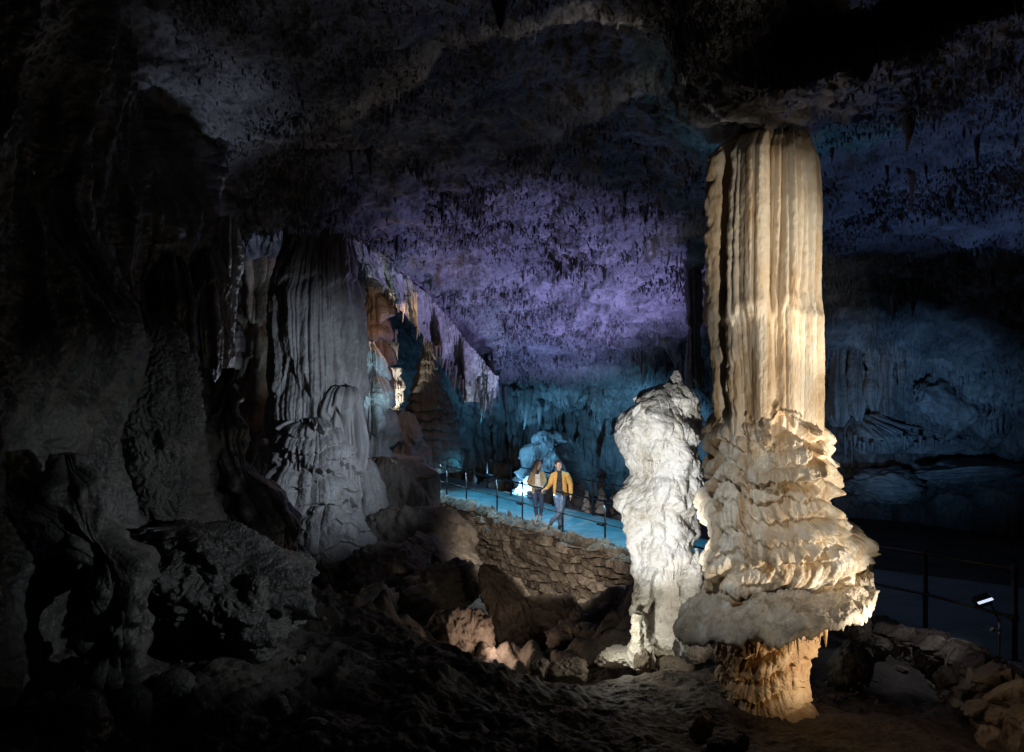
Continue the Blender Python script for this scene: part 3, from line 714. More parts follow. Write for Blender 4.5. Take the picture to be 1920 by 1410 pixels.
# back wall under the roof: hanging teal columns
gB = 'hanging teal dripstone on the back wall'
rg = np.random.default_rng(31)
lst = [(936,800,872),(958,806,862),(976,810,880),(1050,790,838),(1070,782,846),(1092,770,860),(1118,700,790),(1128,715,800),(1140,790,860),(1160,770,830),(1005,815,850),(1030,800,826)]
for k, (a, b, c) in enumerate(lst):
    w = rg.uniform(12, 26); sl = rg.uniform(-4, 4); dd = float(ceil_at(a, (b+c)/2)[1])-.35
    formation('hanging_dripstone', [(b-46,a-w*.8,a+w*.9),(b-24,a-w*.6,a+w*.62),(b,a-w*.42,a+w*.45),(b+.5*(c-b),a-w*.3+sl*.4,a+w*.32+sl*.4),(b+.85*(c-b),a-w*.18+sl,a+w*.16+sl),(c+6,a-1+sl,a+1+sl)], dd, M_wall,
              dflow(1.0, .10, 3.4, .20, 1.4, .12, 1.7+k*1.3, 3., zs=.12), 'hanging teal dripstone on the back wall above the flowstone mound', 'dripstone', 140, 90, sm=3, group=gB)
formation('flowstone_mound', [(806,1020,1038),(816,1004,1055),(835,988,1072),(860,975,1086),(890,968,1094),(920,964,1100),(950,960,1106),(975,958,1108)], 27.2, M_wall,
          dflow(1.3, .28, 1.8, .10, .9, .45, 4.9, 2.2, warp=1.2), 'large rounded teal lit flowstone mound on the back wall behind the couple', 'flowstone mound', 360, 420, sm=4, ratio=.8)
root = empty('flowstone_cascade', P(965, 968, 25.4), 'glowing white flowstone spill beside the walkway, left of the woman', 'flowstone')
lathe('body', [(893,988,1002),(905,982,1008),(920,968,1010),(935,950,1012),(950,926,1014),(965,900,1016),(978,880,1018)], 25.6, M_pale,
          dflow(1.6, .2, 2.6, .2, 1.6, .16, 6.1, 4.), 200, 360, root, ratio=.7)
lathe('spur', [(922,934,946),(932,924,958),(946,908,972),(960,894,980),(972,886,984)], 25.0, M_pale, dflow(1.6, .16, 2.6, .2, 1.6, .2, 2.1, 4.), 120, 240, root)
for (a, b, c, w, dd, lab) in [(1128,880,962,15,24.6,'pointed ripple ringed stalagmite standing behind the railing right of the couple'),
        (1101,920,966,9,24.2,'short thin stalagmite between the man and the ripple ringed stalagmite'),
        (889,880,925,9,26.5,'small knobby stalagmite behind the railing near its left end'),
        (808,866,925,22,25.3,'blue white lit stalagmite stub at the left end of the walkway'),
        (1150,906,966,12,25.0,'squat dark stalagmite right of the ripple ringed one')]:
    formation('stalagmite', [(b,a-1.5,a+1.5),(b+.2*(c-b),a-w*.3,a+w*.3),(b+.6*(c-b),a-w*.5,a+w*.5),(c,a-w*.62,a+w*.62)], dd, M_wall,
              dflow(3.2, .1, 5, .06, 2, .06, a*.01, 5.), lab, 'stalagmite', 150, 110, sm=2)
# low dim rocks along the back of the walkway
for k, (a, b, w, dd) in enumerate([(860,925,40,26.8),(925,915,55,28.6),(1070,960,40,24.8),(1165,985,50,23.6),(1110,985,36,23.4)]):
    rock('boulder', a, b, dd, (w/F*dd*1.1, 1.0, w/F*dd*.8), M_wall, ['dim teal boulder behind the far left end of the rear railing','dark rounded boulder under the back wall left of the white spill',
         'low boulder behind the rear railing just right of the man','dark boulder behind the rear railing next to the white stalagmite','small low boulder at the foot of the ripple ringed stalagmite'][k], 40+k, group=None)

# ================================================================== ROOF FEATURES
def hang(px, py, L, w, lab, group, mat=None, dd=-.1):
    p = ceil_at(px, py); d = float(p[1])+dd
    stalactite(px, py, py+L, d, w, mat or M_ceil, lab, group, up=.35)
root = empty('stalactite_cluster', ceil_at(1240, 440)-np.array([0, .3, 0]), 'cluster of short white lit stalactites on the roof left of the cream column', 'stalactite cluster')
rg = np.random.default_rng(77)
cd = float(ceil_at(1240, 470)[1])-.5
lathe('root_rock', [(418,1215,1268),(430,1205,1284),(448,1204,1288),(464,1210,1284),(474,1222,1274)], cd, M_pale, dflow(1.2, .2, 2.4, .35, 1.4, .25, 3.9, 3.), 110, 260, root, ratio=.7)
for k in range(22):
    a = rg.uniform(1206, 1284); stalactite(a, 448+rg.uniform(-6, 8), 474+rg.uniform(0, 34)*(1.2 if a > 1250 else .8), cd-rg.uniform(.1, .7), rg.uniform(4, 11), M_pale, None, parent=root, name='icicle')
formation('dark_dripstone_column', [(360,1284,1316),(430,1283,1314),(540,1284,1312),(640,1286,1314),(700,1288,1314),(730,1296,1310)], 17.2, M_wall,
          dflow(.8, .16, 3, .2, 1, .1, 5.1, 3., zs=.1), 'dark narrow dripstone column just left of the lit cream column', 'dripstone column', 300, 160, sm=4)
formation('hanging_dripstone', [(575,1236,1278),(600,1234,1284),(640,1240,1284),(680,1256,1284),(720,1266,1280),(752,1272,1276)], 23.2, M_wall,
          dflow(1.2, .2, 2.2, .26, 1, .16, 6.1, 3., zs=.2), 'dim hanging dripstone mass behind the tip of the white stalagmite', 'dripstone', 260, 260, sm=3)
hang(1711, 322, 80, 15, 'single long pale stalactite hanging from the roof right of the cream column', None, M_pale)
hang(1832, 268, 52, 12, 'dark thick stalactite on the roof near the right edge of the photo', None)
hang(1793, 505, 62, 8, 'slim dark stalactite low on the right part of the roof, below the long pale one', None)
hang(1662, 310, 34, 9, 'short stalactite on the roof left of the long pale one', None)
hang(1736, 306, 36, 8, 'short stalactite on the roof right of the long pale one', None)
hang(655, 262, 80, 14, 'long dark stalactite hanging beside the roof arch, left one of the pair', None)
hang(692, 250, 82, 22, 'broad dark stalactite hanging beside the roof arch, right one of the pair', None)
hang(560, 432, 30, 5, 'tiny pair mate stalactite hanging over the top of the grey column, left one', None)
hang(572, 432, 24, 4, 'tiny stalactite hanging over the top of the grey column, right one', None)
hang(940, -20, 82, 60, 'blunt dark rock pendant at the top edge of the photo', None)
hang(1560, 285, 22, 9, 'short stalactite touching the top right of the cream column', None)

# ================================================================== RIGHT BACK WALL
gR = 'fluted draperies on the right back wall'
rd = lambda px, py: float(ceil_at(px, py)[1])-.15
for k, (a, w, b, c, lab) in enumerate([(1572, 34, 640, 800, 'teal edged fluted drapery directly right of the cream column'), (1610, 30, 610, 790, 'broad dark fluted drapery on the right back wall, second from the cream column'),
        (1640, 20, 600, 770, 'narrow drapery on the right back wall, third from the cream column'), (1664, 18, 610, 778, 'slender drapery on the right back wall, rightmost of the row'), (1690, 16, 640, 770, 'faint short drapery at the right end of the row on the back wall')]):
    dd = rd(a, 700)
    formation('drapery', [(b-25,a-w*.2,a+w*.2),(b,a-w*.42,a+w*.42),((b+c)/2,a-w*.5,a+w*.5),(c-15,a-w*.4,a+w*.45),(c,a-w*.2,a+w*.3)], dd, M_wall,
              dflow(.5, .1, 4, .26, 1, .12, 2.1+k, 3., zs=.08), lab, 'drapery', 260, 200, sm=3, group=gR)
root = empty('flowstone_shelf', P(1690, 850, rd(1690, 830)-.5), 'dim flowstone shelf with a dripping fringe below the draperies on the right back wall', 'flowstone shelf')
dd = rd(1690, 820)-.2
lathe('shelf', [(776,1590,1660),(790,1582,1720),(805,1580,1800),(820,1584,1850),(835,1600,1830),(850,1620,1780)], dd, M_wall, dflow(1.4, .2, 2., .2, .6, .3, 7.1, 3.), 160, 620, root, ratio=.35)
for k in range(46):
    a = rg.uniform(1582, 1820); y0 = 826+rg.uniform(-6, 8)
    stalactite(a, y0, y0+rg.uniform(10, 40)*(1.2-.8*(a-1580)/240), dd-rg.uniform(.3, 1.1)*(1-abs(a-1700)/260), rg.uniform(3, 9), M_wall, None, parent=root, name='icicle')
rock('rock_slab', 1785, 745, rd(1785, 745)+.25, (2.0, 1.0, 1.6), M_wall, 'smooth angular rock slab on the right back wall', 61, cuts=8, cat='rock slab', rot=.3)
rock('rock_ledge', 1830, 880, rd(1830, 850)-.2, (3.2, 1.6, .7), M_wall, 'low dim rock ledge on the right back wall above the dark walkway', 62, cuts=10, cat='rock ledge', rot=-.08)
rock('rock_ledge', 1660, 910, rd(1660, 850)-.3, (2.8, 1.6, 1.1), M_wall, 'dark rock heap at the foot of the right back wall beside the cream column', 63, cuts=14, cat='rock ledge')

# ================================================================== ON THE NEAR LEFT WALL
def curtain():
    formation('fluted_curtain', [(408,408,446),(430,398,455),(480,394,456),(540,390,452),(590,396,446),(630,402,440),(660,410,436)], 9.6, M_pale,
              dflow(.4, .06, 3.6, .22, 1, .05, 3.5, 4., zs=.06), 'pale fluted rock curtain at the right edge of the near left wall', 'rock curtain', 300, 300, sm=4)
    formation('flowstone_fan', [(470,378,400),(510,362,412),(560,346,424),(610,334,432),(650,336,436),(690,346,436),(715,360,425)], 9.2, M_grey,
              dflow(1.1, .10, 4.2, .13, 1.4, .07, 5.5, 4., zs=.4), 'bluish grey fan of dripping flowstone below the pale fluted curtain', 'flowstone', 300, 340, sm=4)
    formation('flowstone_folds', [(480,300,345),(520,290,362),(580,286,372),(640,296,370),(690,310,366),(730,326,360)], 8.3, M_dark,
              dflow(.9, .06, 3.2, .13, 1.4, .07, 6.5, 3., zs=.2), 'soft dark folds of flowstone left of the bluish grey fan', 'flowstone', 240, 300, sm=4)
    formation('popcorn_cascade', [(590,230,300),(620,205,345),(680,192,374),(750,190,376),(820,205,362),(890,216,350),(950,236,345),(1010,262,340)], 7.0, M_pop,
              lambda th, z, R, V: flute3(th, z, R, 2.6, .13, 3., zs=.35)+.05*np.abs(perlin(V[..., 0]*16, V[..., 1]*16, V[..., 2]*14))+.4*tier3(th, z, R, 1.2, .12, 2.2)+lumps(V, 1.5, .08)-.08,
              'dark glistening cascade of knobbly cave popcorn on the near left wall', 'flowstone', 460, 560, sm=5)
    formation('purple_spur', [(690,410,444),(730,400,448),(780,396,440),(840,404,448),(880,410,470),(920,420,508),(960,430,540),(1000,450,560),(1050,470,566),(1080,490,560)], 9.0, M_dark,
              dflow(1.3, .16, 3.2, .16, 1.4, .22, 7.5, 4., zs=.5), 'dark purple tinged rock spur running down from the near left wall', 'rock spur', 420, 420, sm=4)
    formation('rock_ledge', [(985,290,420),(1005,262,470),(1040,250,520),(1080,256,556),(1120,270,578),(1140,286,578),(1165,310,566),(1190,345,530),(1230,380,492),(1280,392,470),(1330,396,462)], 6.4, M_pop,
              lambda th, z, R, V: tier3(th, z, R, 1.9, .20, 2.7, drip=4, dl=.6)+flute3(th, z, R, 3, .12, 6., zs=.6)+.05*np.abs(perlin(V[..., 0]*15, V[..., 1]*15, V[..., 2]*13))+lumps(V, 2.0, .20, 4)-.14,
              'broad glistening popcorn crusted ledge jutting from the near left wall', 'rock ledge', 420, 640, sm=6)
    for k, (a, b, w, h, dd) in enumerate([(372,1040,44,60,6.6),(434,1075,56,90,6.3),(408,1030,46,64,7.0),(330,1062,34,36,6.3),(480,1105,46,60,6.0)]):
        formation('rock_stump', [(b-h*.55,a-3,a+3),(b-h*.45,a-w*.35,a+w*.35),(b-h*.2,a-w*.5,a+w*.5),(b+h*.2,a-w*.46,a+w*.46),(b+h*.6,a-w*.5,a+w*.5)], dd, M_dark,
                  lambda th, z, R, V: lumps(V, 5, .035, 3)+.02*warts(V, 18, 1.), ['small leaning knob at the back left of the popcorn crusted ledge','tallest rounded knob standing on the popcorn crusted ledge',
                  'rounded knob behind the tallest one on the popcorn crusted ledge','lowest knob at the left end of the popcorn crusted ledge','squat knob at the right front of the popcorn crusted ledge'][k], 'rock stump', 90, 120, sm=3)
    formation('rock_column', [(850,95,150),(900,85,185),(980,100,210),(1060,150,262),(1140,170,270),(1220,160,262),(1300,150,250)], 5.3, M_dark,
              dflow(1.3, .2, 3, .18, 2.2, .2, 3.5, 4.), 'dark brownish bulging rock face low on the near left wall', 'rock face', 300, 360, sm=5)
    for k, (a, b, w, dd) in enumerate([(330,1300,80,5.2),(250,1330,70,5.0),(420,1320,70,5.4),(150,1350,90,4.6),(520,1340,60,5.3),(470,1380,60,5.0),(590,1390,70,4.9),(390,1375,60,4.9)]):
        formation('rock_stump', [(b-w*.6,a-4,a+4),(b-w*.45,a-w*.33,a+w*.33),(b-w*.1,a-w*.5,a+w*.5),(b+w*.4,a-w*.55,a+w*.55),(b+w*.8,a-w*.5,a+w*.5)], dd, M_dark,
                  lambda th, z, R, V: lumps(V, 4, .05, 3)+.02*warts(V, 18, 1.), ['dark rounded knob on the floor under the popcorn crusted ledge, the largest of them','dark rounded knob at the lower left below the brownish rock face',
                  'dark knob on the floor right below the tip of the ledge','big dark knob near the bottom left corner of the photo','small dark knob on the slope right of the ledge','low dark knob at the bottom edge below the ledge',
                  'rightmost dark knob at the bottom edge of the photo','dark knob between the two bottom edge knobs and the ledge'][k], 'rock stump', 90, 130, sm=3)
curtain()
# ================================================================== WALKWAY, WALLS, RAILINGS
FE = np.array([(-5.0,27.6,.52),(-3.4,25.6,.38),(-2.17,23.6,.24),(-.49,21.6,.04),(1.28,18.75,-.05),(2.15,17.1,-.05),(3.9,13.0,.02),(5.0,10.6,.18),(5.42,9.3,.27),(5.42,8.0,.41),(5.05,7.1,.52),(4.75,6.5,.60),(4.2,5.0,.75)])
def spline(Pt, n):
    t = np.concatenate([[0], np.cumsum(np.linalg.norm(np.diff(Pt[:, :2], axis=0), axis=1))]); s = np.linspace(0, t[-1], n)
    Q = np.stack([np.interp(s, t, Pt[:, i]) for i in range(3)], 1)
    return blur(Q[:, None, :], max(2, n//60), 2)[:, 0, :]
edge = spline(FE, 400)
tan = np.gradient(edge, axis=0); tan[:, 2] = 0; tan /= np.linalg.norm(tan, axis=1)[:, None]
nrm = np.stack([-tan[:, 1], tan[:, 0], 0*tan[:, 0]], 1)
if nrm[100][0] < 0: nrm = -nrm                         # towards the back of the walkway
def walkway():
    ws = np.linspace(-.02, 1, 24); W = np.interp(edge[:, 1], [5, 9, 13, 17, 24], [3.6, 4.2, 3.2, 2.5, 2.3])
    V = edge[None]+nrm[None]*(ws[:, None]*W[None])[..., None]
    V[..., 2] += .012*fbm(V[..., 0], V[..., 1], 0, 2)
    lo0 = V[0].copy(); lo0[:, 2] -= .10; lo1 = V[-1].copy(); lo1[:, 2] -= .5
    V = np.concatenate([lo0[None], V, lo1[None]])
    o = emit('walkway', V, gridfaces(*V.shape[:2]), M_path); o['kind'] = 'structure'
walkway()
def masonry(name, i0, i1, zbot, mat, label, su, sv, seed, depth=.10, out=.0, lean=.1, cap=.34, n_u=1100, n_v=360, top_off=.0):
    e = edge[i0:i1]; s = np.concatenate([[0], np.cumsum(np.linalg.norm(np.diff(e, axis=0), axis=1))])
    su_ = np.linspace(0, s[-1], n_u); E = np.stack([np.interp(su_, s, e[:, k]) for k in range(3)], 1); NN = np.stack([np.interp(su_, s, nrm[i0:i1, k]) for k in range(3)], 1)
    H = E[:, 2]-zbot(su_, E)+top_off
    vv = np.linspace(0, 1, n_v)[:, None]; tot = cap+H[None]
    q = vv*tot                                            # distance down over the cap and then the face
    oncap = q < cap
    down = np.where(oncap, 0, q-cap); ins = np.where(oncap, cap-q, 0)
    roundc = .05*np.exp(-((q-cap)/.06)**2)
    base = E[None]+NN[None]*(ins-cap-out-lean*down)[..., None]
    base[..., 2] += -down-roundc+top_off
    nout = -NN[None]*np.where(oncap, .0, 1.)[..., None]+np.array([0, 0, 1.])*np.where(oncap, 1., .12)[..., None]
    nout = blur(nout, 3, 1)
    uu = su_[None]+0*vv
    wu = uu+.12*perlin(uu*1.5, q*1.5, seed); wv = q+.10*perlin(uu*1.2+7, q*1.2, seed)+.05*perlin(uu*4, q*4, seed)
    f1, f2, cid, du, dv = voronoi2(wu*su*np.interp(perlin(uu*.5, q*.8, seed+4), [-.4, .4], [.86, 1.14]), wv*sv, seed)
    rnd = (cid % 251)/251.; rnd2 = (cid % 97)/97.; rnd3 = (cid % 61)/61.
    gap = sst(.015, .17, f2-f1)
    dsp = depth*(gap*(.55+.45*rnd)+.55*(rnd2-.5)*gap+.5*gap*((rnd3-.5)*du+(rnd-.5)*dv))+.030*fbm(base[..., 0]*7, base[..., 1]*7, base[..., 2]*7, 4)*(.4+gap)+.10*fbm(uu*.5, q*.6, seed, 2)
    V = base+nout*(dsp-.45*depth)[..., None]
    tint = (rnd-.5)*.55
    b = V.reshape(-1, 3)
    o = emit(name, V, gridfaces(n_v, n_u), mat, tint=tint, base=(b[:, 0].mean(), b[:, 1].mean(), b[:, 2].min()))
    return tag(o, label, 'stone wall')
yy = edge[:, 1]
ia = int(np.argmin(abs(yy-24.6))); ib = int(np.argmin(abs(yy-12.6)))
masonry('stone_wall', ia, ib, lambda s, E: np.interp(E[:, 1], [12.6, 15.5, 20, 24], [-1.6, -2.3, -2.6, -2.0]), M_stone, 'rough dry stone retaining wall holding up the walkway below the couple', 2.0, 4.4, 3, depth=.22, lean=.16)
ic = int(np.argmin(abs(yy-11.6))); idd = len(edge)-1
masonry('low_stone_wall', ic, idd, lambda s, E: np.interp(E[:, 1], [5, 6.4, 8, 9.3, 11.5], [.0, .0, -.12, -.12, -.3]), M_stone, 'low rubble stone kerb along the dark walkway right of the cream column', 2.6, 4.6, 8, depth=.15, lean=.35, n_u=900, n_v=220, cap=.30)

def at_s(i): return edge[int(i)]
def railing(idx, label, off=.06, h=1.02, hm=.47, r=.022, extra=(None, None), width=None, lamps=(), th=.5):
    pts = [edge[i]+nrm[i]*(off if width is None else width) for i in idx]
    c = pts[len(pts)//2]
    root = empty('railing', c, label, 'railing')
    for p in pts:
        v = join([tube([p+[0, 0, -.05], p+[0, 0, h+.0]], r*1.12, 10), tube([p+[0, 0, h-.01], p+[0, 0, h+.02], p+[0, 0, h+.035]], [r*1.5, r*1.5, r*.8], 10), tube([p+[0, 0, -.01], p+[0, 0, .012]], r*2.6, 10)])
        emit('post', *v, M_steel, root)
        emit('clamp', *tube([p+[0, 0, hm-.035], p+[0, 0, hm+.035]], r*1.6, 10), M_steel, root)
    ext = []
    if extra[0] is not None: ext.append(extra[0])
    chain = ([np.array(extra[0])] if extra[0] is not None else [])+pts+([np.array(extra[1])] if extra[1] is not None else [])
    emit('handrail', *tube([q+[0, 0, h-.02] for q in chain], r*1.0, 8), M_steel, root)
    emit('lower_rail', *tube([q+[0, 0, hm] for q in chain], r*.8, 8), M_steel, root)
    for (a, f) in lamps:
        q = pts[a]*(1-f)+pts[a+1]*f; dr = pts[a+1]-pts[a]; dr = dr/np.linalg.norm(dr)
        sd = np.array([-dr[1], dr[0], 0]); R = np.stack([dr, sd, np.cross(dr, sd)], 1)
        emit('rail_lamp', *box(q+[0, 0, hm-.045], (.26, .07, .05), R), M_black, root)
    return root
def near(y): return int(np.argmin(abs(edge[:, 1]-y)))
front = [near(v) for v in (26.0, 23.6, 22.75, 21.55, 20.45, 18.75, 17.1, 14.9, 12.4)]
railing(front, 'thin dark railing along the front edge of the walkway, passing in front of the couple', lamps=[(3, .88), (5, .9)])
rear = [near(v) for v in (24.6, 23.1, 21.6, 20.1, 18.4, 16.0, 13.9)]
railing(rear, 'thin dark steel railing along the rear edge of the walkway behind the couple', width=2.25)
right = [near(v) for v in (11.6, 9.6, 8.0)]
railing(right, 'dark railing on the kerb right of the cream column, carrying the floodlight', r=.026, off=.12)
last = [near(6.75), near(4.9)]
railing(last, 'second dark railing starting at the right edge of the photo nearest the camera', r=.034, off=.10)

# ------------------------------------------------------------------ floodlight on its stand, box, cable
def floodlight():
    d = 7.7
    p = P(1874, 1170, d); base = P(1874, 1238, d); base[2] = .40
    root = empty('floodlight', base, 'small black floodlight clamped beside the railing post, its front edge glowing', 'floodlight')
    c = P(1844, 1128, d); a = math.radians(-18)
    ca, sa = math.cos(-a), math.sin(-a); R = np.array([[ca, 0, -sa], [0, 1, 0], [sa, 0, ca]])@np.array([[1, 0, 0], [0, .8, -.6], [0, .6, .8]])
    emit('housing', *box(c, (.17, .085, .085), R, .18), M_black, root)
    fins = []
    for k in range(6): fins.append(box(c+R@np.array([-.075+.03*k, .058, 0]), (.008, .03, .085), R))
    emit('cooling_fins', *join(fins), M_black, root)
    emit('lens', *box(c+R@np.array([-.004, -.026, .047]), (.16, .028, .010), R, .2), M_lens, root)
    emit('bracket', *tube([c+[.07, 0, -.02], c+[.10, 0, -.07], p+[.0, 0, .02], p+[0, 0, -.03]], .010, 8), M_steel, root)
    emit('stand_pole', *tube([p+[0, 0, .05], p+[0, 0, -.1], base-[0, 0, .04]], .011, 8), plain_mat('bright steel', (.45, .45, .47), .25, .9), root)
    emit('clamp', *join([box(P(1868, 1182, d-.02), (.11, .05, .022)), box(P(1862, 1179, d-.05), (.03, .04, .03)), tube([P(1858, 1182, d-.06), P(1880, 1182, d+.05)], .009, 8)]), plain_mat('worn steel', (.6, .6, .63), .25, .9), root)
floodlight()
o = emit('junction_box', *box(P(1829, 1275, 7.55), (.145, .09, .225), np.array([[.99, 0, .10], [0, 1, 0], [-.10, 0, .99]]), .08), M_conc, base=P(1829, 1296, 7.55)); tag(o, 'plain grey box leaning on the rubble kerb below the floodlight', 'box')
pts = [P(1772, 1256, 8.15), P(1774, 1243, 8.13), P(1778, 1231, 8.12), P(1784, 1222, 8.14), P(1790, 1216, 8.2), P(1791, 1212, 8.3)]
o = emit('cable', *tube(pts, .011, 8), M_cable, base=pts[0]); tag(o, 'short pale bent cable sticking up out of the rubble kerb', 'cable')

# ------------------------------------------------------------------ boulders
RK = [  # px, py, d, size m, material, label, seed, cuts, rot, strat
 (772,1010,16.6,(2.1,1.8,1.9),M_boul,'big rounded brown boulder below the rock bank at the left end of the stone wall',101,9,.2,.05),
 (742,1080,14.2,(1.5,1.4,1.2),M_boul,'dark rough boulder in the pit right of the grey apron',102,12,.4,.04),
 (815,1110,13.2,(1.5,1.3,1.0),M_boul,'dark lumpy boulder in the middle of the pit below the big rounded one',103,12,-.3,.04),
 (846,1050,15.2,(1.4,1.2,.8),M_boul,'ribbed brown rock leaning on the stone wall foot at its left',104,10,.5,.08),
 (700,1150,11.5,(.75,.6,1.0),M_pale,'smooth pale slanting slab under the fringe of the grey apron',105,6,.55,.0),
 (868,1185,10.8,(.9,.8,1.1),M_boul,'warm lit smooth rock on the left side of the pit, beside the fallen ribbed stalagmite',106,12,.2,.09),
 (1040,1150,12.6,(1.0,.9,.8),M_boul,'rough rock under the stone wall between the ribbed stalagmite and the white stalagmite',108,12,.1,.04),
 (1130,1165,13.0,(1.2,.9,.8),M_boul,'grey brown boulder below the right end of the stone wall',109,12,-.2,.04),
 (1090,1200,11.4,(.9,.8,.6),M_boul,'small rubble boulder in the pit left of the white stalagmite foot',111,14,.2,.04),
 (1020,1265,8.9,(.42,.4,.32),M_boul,'pointed stone on the rim of the pit below the ribbed stalagmite',112,10,.6,.05),
 (1065,1262,8.8,(.5,.45,.4),M_boul,'dim rounded stone on the rim of the pit next to the pointed stone',113,10,-.2,.05),
 (1155,1232,9.0,(.62,.5,.26),M_white,'low yellowish lit rock at the left foot of the white stalagmite',114,10,-.15,.08),
 (1265,1250,8.7,(.46,.4,.24),M_boul,'flat rounded stone in front of the white stalagmite base',115,8,.0,.03),
 (1312,1218,8.6,(.30,.3,.36),M_boul,'knobbly stone between the white stalagmite and the tan pedestal',116,12,.2,.05),
 (1205,1245,8.7,(.22,.2,.34),M_boul,'small upright stone left of the flat rounded one at the white stalagmite base',117,8,.1,.03),
 (1592,1247,8.2,(.50,.45,.52),M_dark,'dark blocky boulder behind the tan pedestal on its right',118,9,.15,.05),
 (1611,1178,9.6,(.30,.28,.46),M_boul,'pale upright stone set against the rubble kerb right of the shelf',119,9,.1,.06),
 (1652,1215,9.1,(.28,.25,.26),M_boul,'wedge shaped stone at the foot of the rubble kerb',120,7,.4,.04),
 (1788,1268,8.0,(.36,.3,.26),M_boul,'rusty brown lump at the kerb under the pale bent cable',121,10,.1,.08),
 (1803,1302,7.5,(.18,.16,.1),M_boul,'small broken stone on the ground left of the grey box',122,10,.1,.08),
 (1316,1368,5.6,(.19,.14,.21),M_tan,'reddish brown upright stone near the bottom edge of the photo',123,7,.05,.05),
 (1390,1392,5.3,(.11,.12,.15),M_boul,'small pointed stone at the bottom edge right of the reddish one',124,6,.25,.03),
 (1350,1400,5.3,(.24,.2,.12),M_mud,'low earth covered stone between the two upright stones at the bottom edge',125,8,.0,.03),
 (1690,1255,8.8,(.18,.16,.10),M_boul,'flat little stone lying on the pale ground by the kerb',126,8,.2,.05),
]
for k, (a, b, dd, sz, m, lab, sd, cu, ro, stt) in enumerate(RK):
    if 101 <= sd <= 111 and sd != 105: sz = (sz[0]*1.35, sz[1]*1.3, sz[2]*1.2); b = b+.10*sz[2]/dd*F
    rock('boulder' if max(sz) > .45 else 'stone', a, b, dd, sz, m, lab, sd, cu, 'boulder' if max(sz) > .45 else 'stone', rot=ro, strat=stt, n=90 if max(sz) > .6 else 48)
# fallen ribbed stalagmite in the pit: a slanting fluted cone with its broken base towards us
def ribbed():
    tip = P(903, 1060, 12.2); bas = P(996, 1192, 12.6)
    ax = bas-tip; L = np.linalg.norm(ax); ax /= L
    a = np.cross(ax, [0, 0, 1.]); a /= np.linalg.norm(a); b = np.cross(ax, a)
    nr, nc = 260, 420; t = np.linspace(0, 1, nr)[:, None]; th = np.linspace(0, 2*math.pi, nc, endpoint=False)[None]
    R = np.interp(t, [0, .06, .3, .7, .86, .93, 1.0], [.01, .14, .32, .48, .50, .43, .10])
    R = R*(.85+.30*fbm(np.cos(th)*1.3, np.sin(th)*1.3, t*3, 4))+.09*t*np.abs(perlin(np.cos(th)*4.5, np.sin(th)*4.5, t*1.2))*sst(-.2, .3, perlin(np.cos(th), np.sin(th), 7.)+.1)+.09*(.4-billow(np.cos(th)*2.2, np.sin(th)*2.2, t*4, 4))+.03*fbm(np.cos(th)*5, np.sin(th)*5, t*14, 4)
    S = np.where(t > .93, .93+(t-.93)*.4, t)*L+.06*fbm(np.cos(th)*3, np.sin(th)*3, 2., 3)*t
    V = tip+S[..., None]*ax+R[..., None]*(np.cos(th)[..., None]*a+np.sin(th)[..., None]*b)
    Fq = gridfaces(nr, nc, True)
    o = emit('fallen_stalagmite', V, Fq, M_boul, base=(bas[0], bas[1], V[..., 2].min())); tag(o, 'fallen grey ribbed stalagmite lying in the pit, its underside glowing warm', 'stalagmite')
ribbed()
# loose rubble: many little stones over the slopes
def rubble():
    rg = np.random.default_rng(8); items = []
    n = 12; ph = np.linspace(.01, math.pi-.01, n)[:, None]; th = np.linspace(0, 2*math.pi, 2*n, endpoint=False)[None, :]
    S = np.stack([np.sin(ph)*np.cos(th), np.sin(ph)*np.sin(th), np.cos(ph)*np.ones_like(th)], -1); Fq = gridfaces(n, 2*n, True)
    Vs = []; Fs = []; o = 0
    for k in range(560):
        if k < 330: x = rg.uniform(-2.6, 2.4); y = rg.uniform(9.6, 16.5); s = rg.uniform(.05, .26)
        elif k < 470: x = rg.uniform(-2.5, 4.8); y = rg.uniform(4.6, 9.6); s = abs(rg.normal(0, .014))+.006
        else: x = rg.uniform(-4, 0); y = rg.uniform(4.2, 8); s = abs(rg.normal(0, .022))+.01
        r = np.ones(S.shape[:2])
        for _ in range(9):
            v = rg.normal(size=3); v /= np.linalg.norm(v); dt = S@v; r = np.minimum(r, np.where(dt > .05, rg.uniform(.55, .95)/np.maximum(dt, .05), 9))
        Q = S*r[..., None]*np.array([1, rg.uniform(.6, 1), rg.uniform(.45, .9)])*s
        z = float(floor_base(np.array(x), np.array(y)))
        Vs.append((Q+[x, y, z+.2*s]).reshape(-1, 3)); Fs.append(Fq+o); o += n*2*n
    ob = emit('rubble', np.concatenate(Vs), np.concatenate(Fs), M_boul); tag(ob, 'loose rubble and pebbles strewn over the dark cave floor and the pit', 'rubble', None, 'stuff')
rubble()
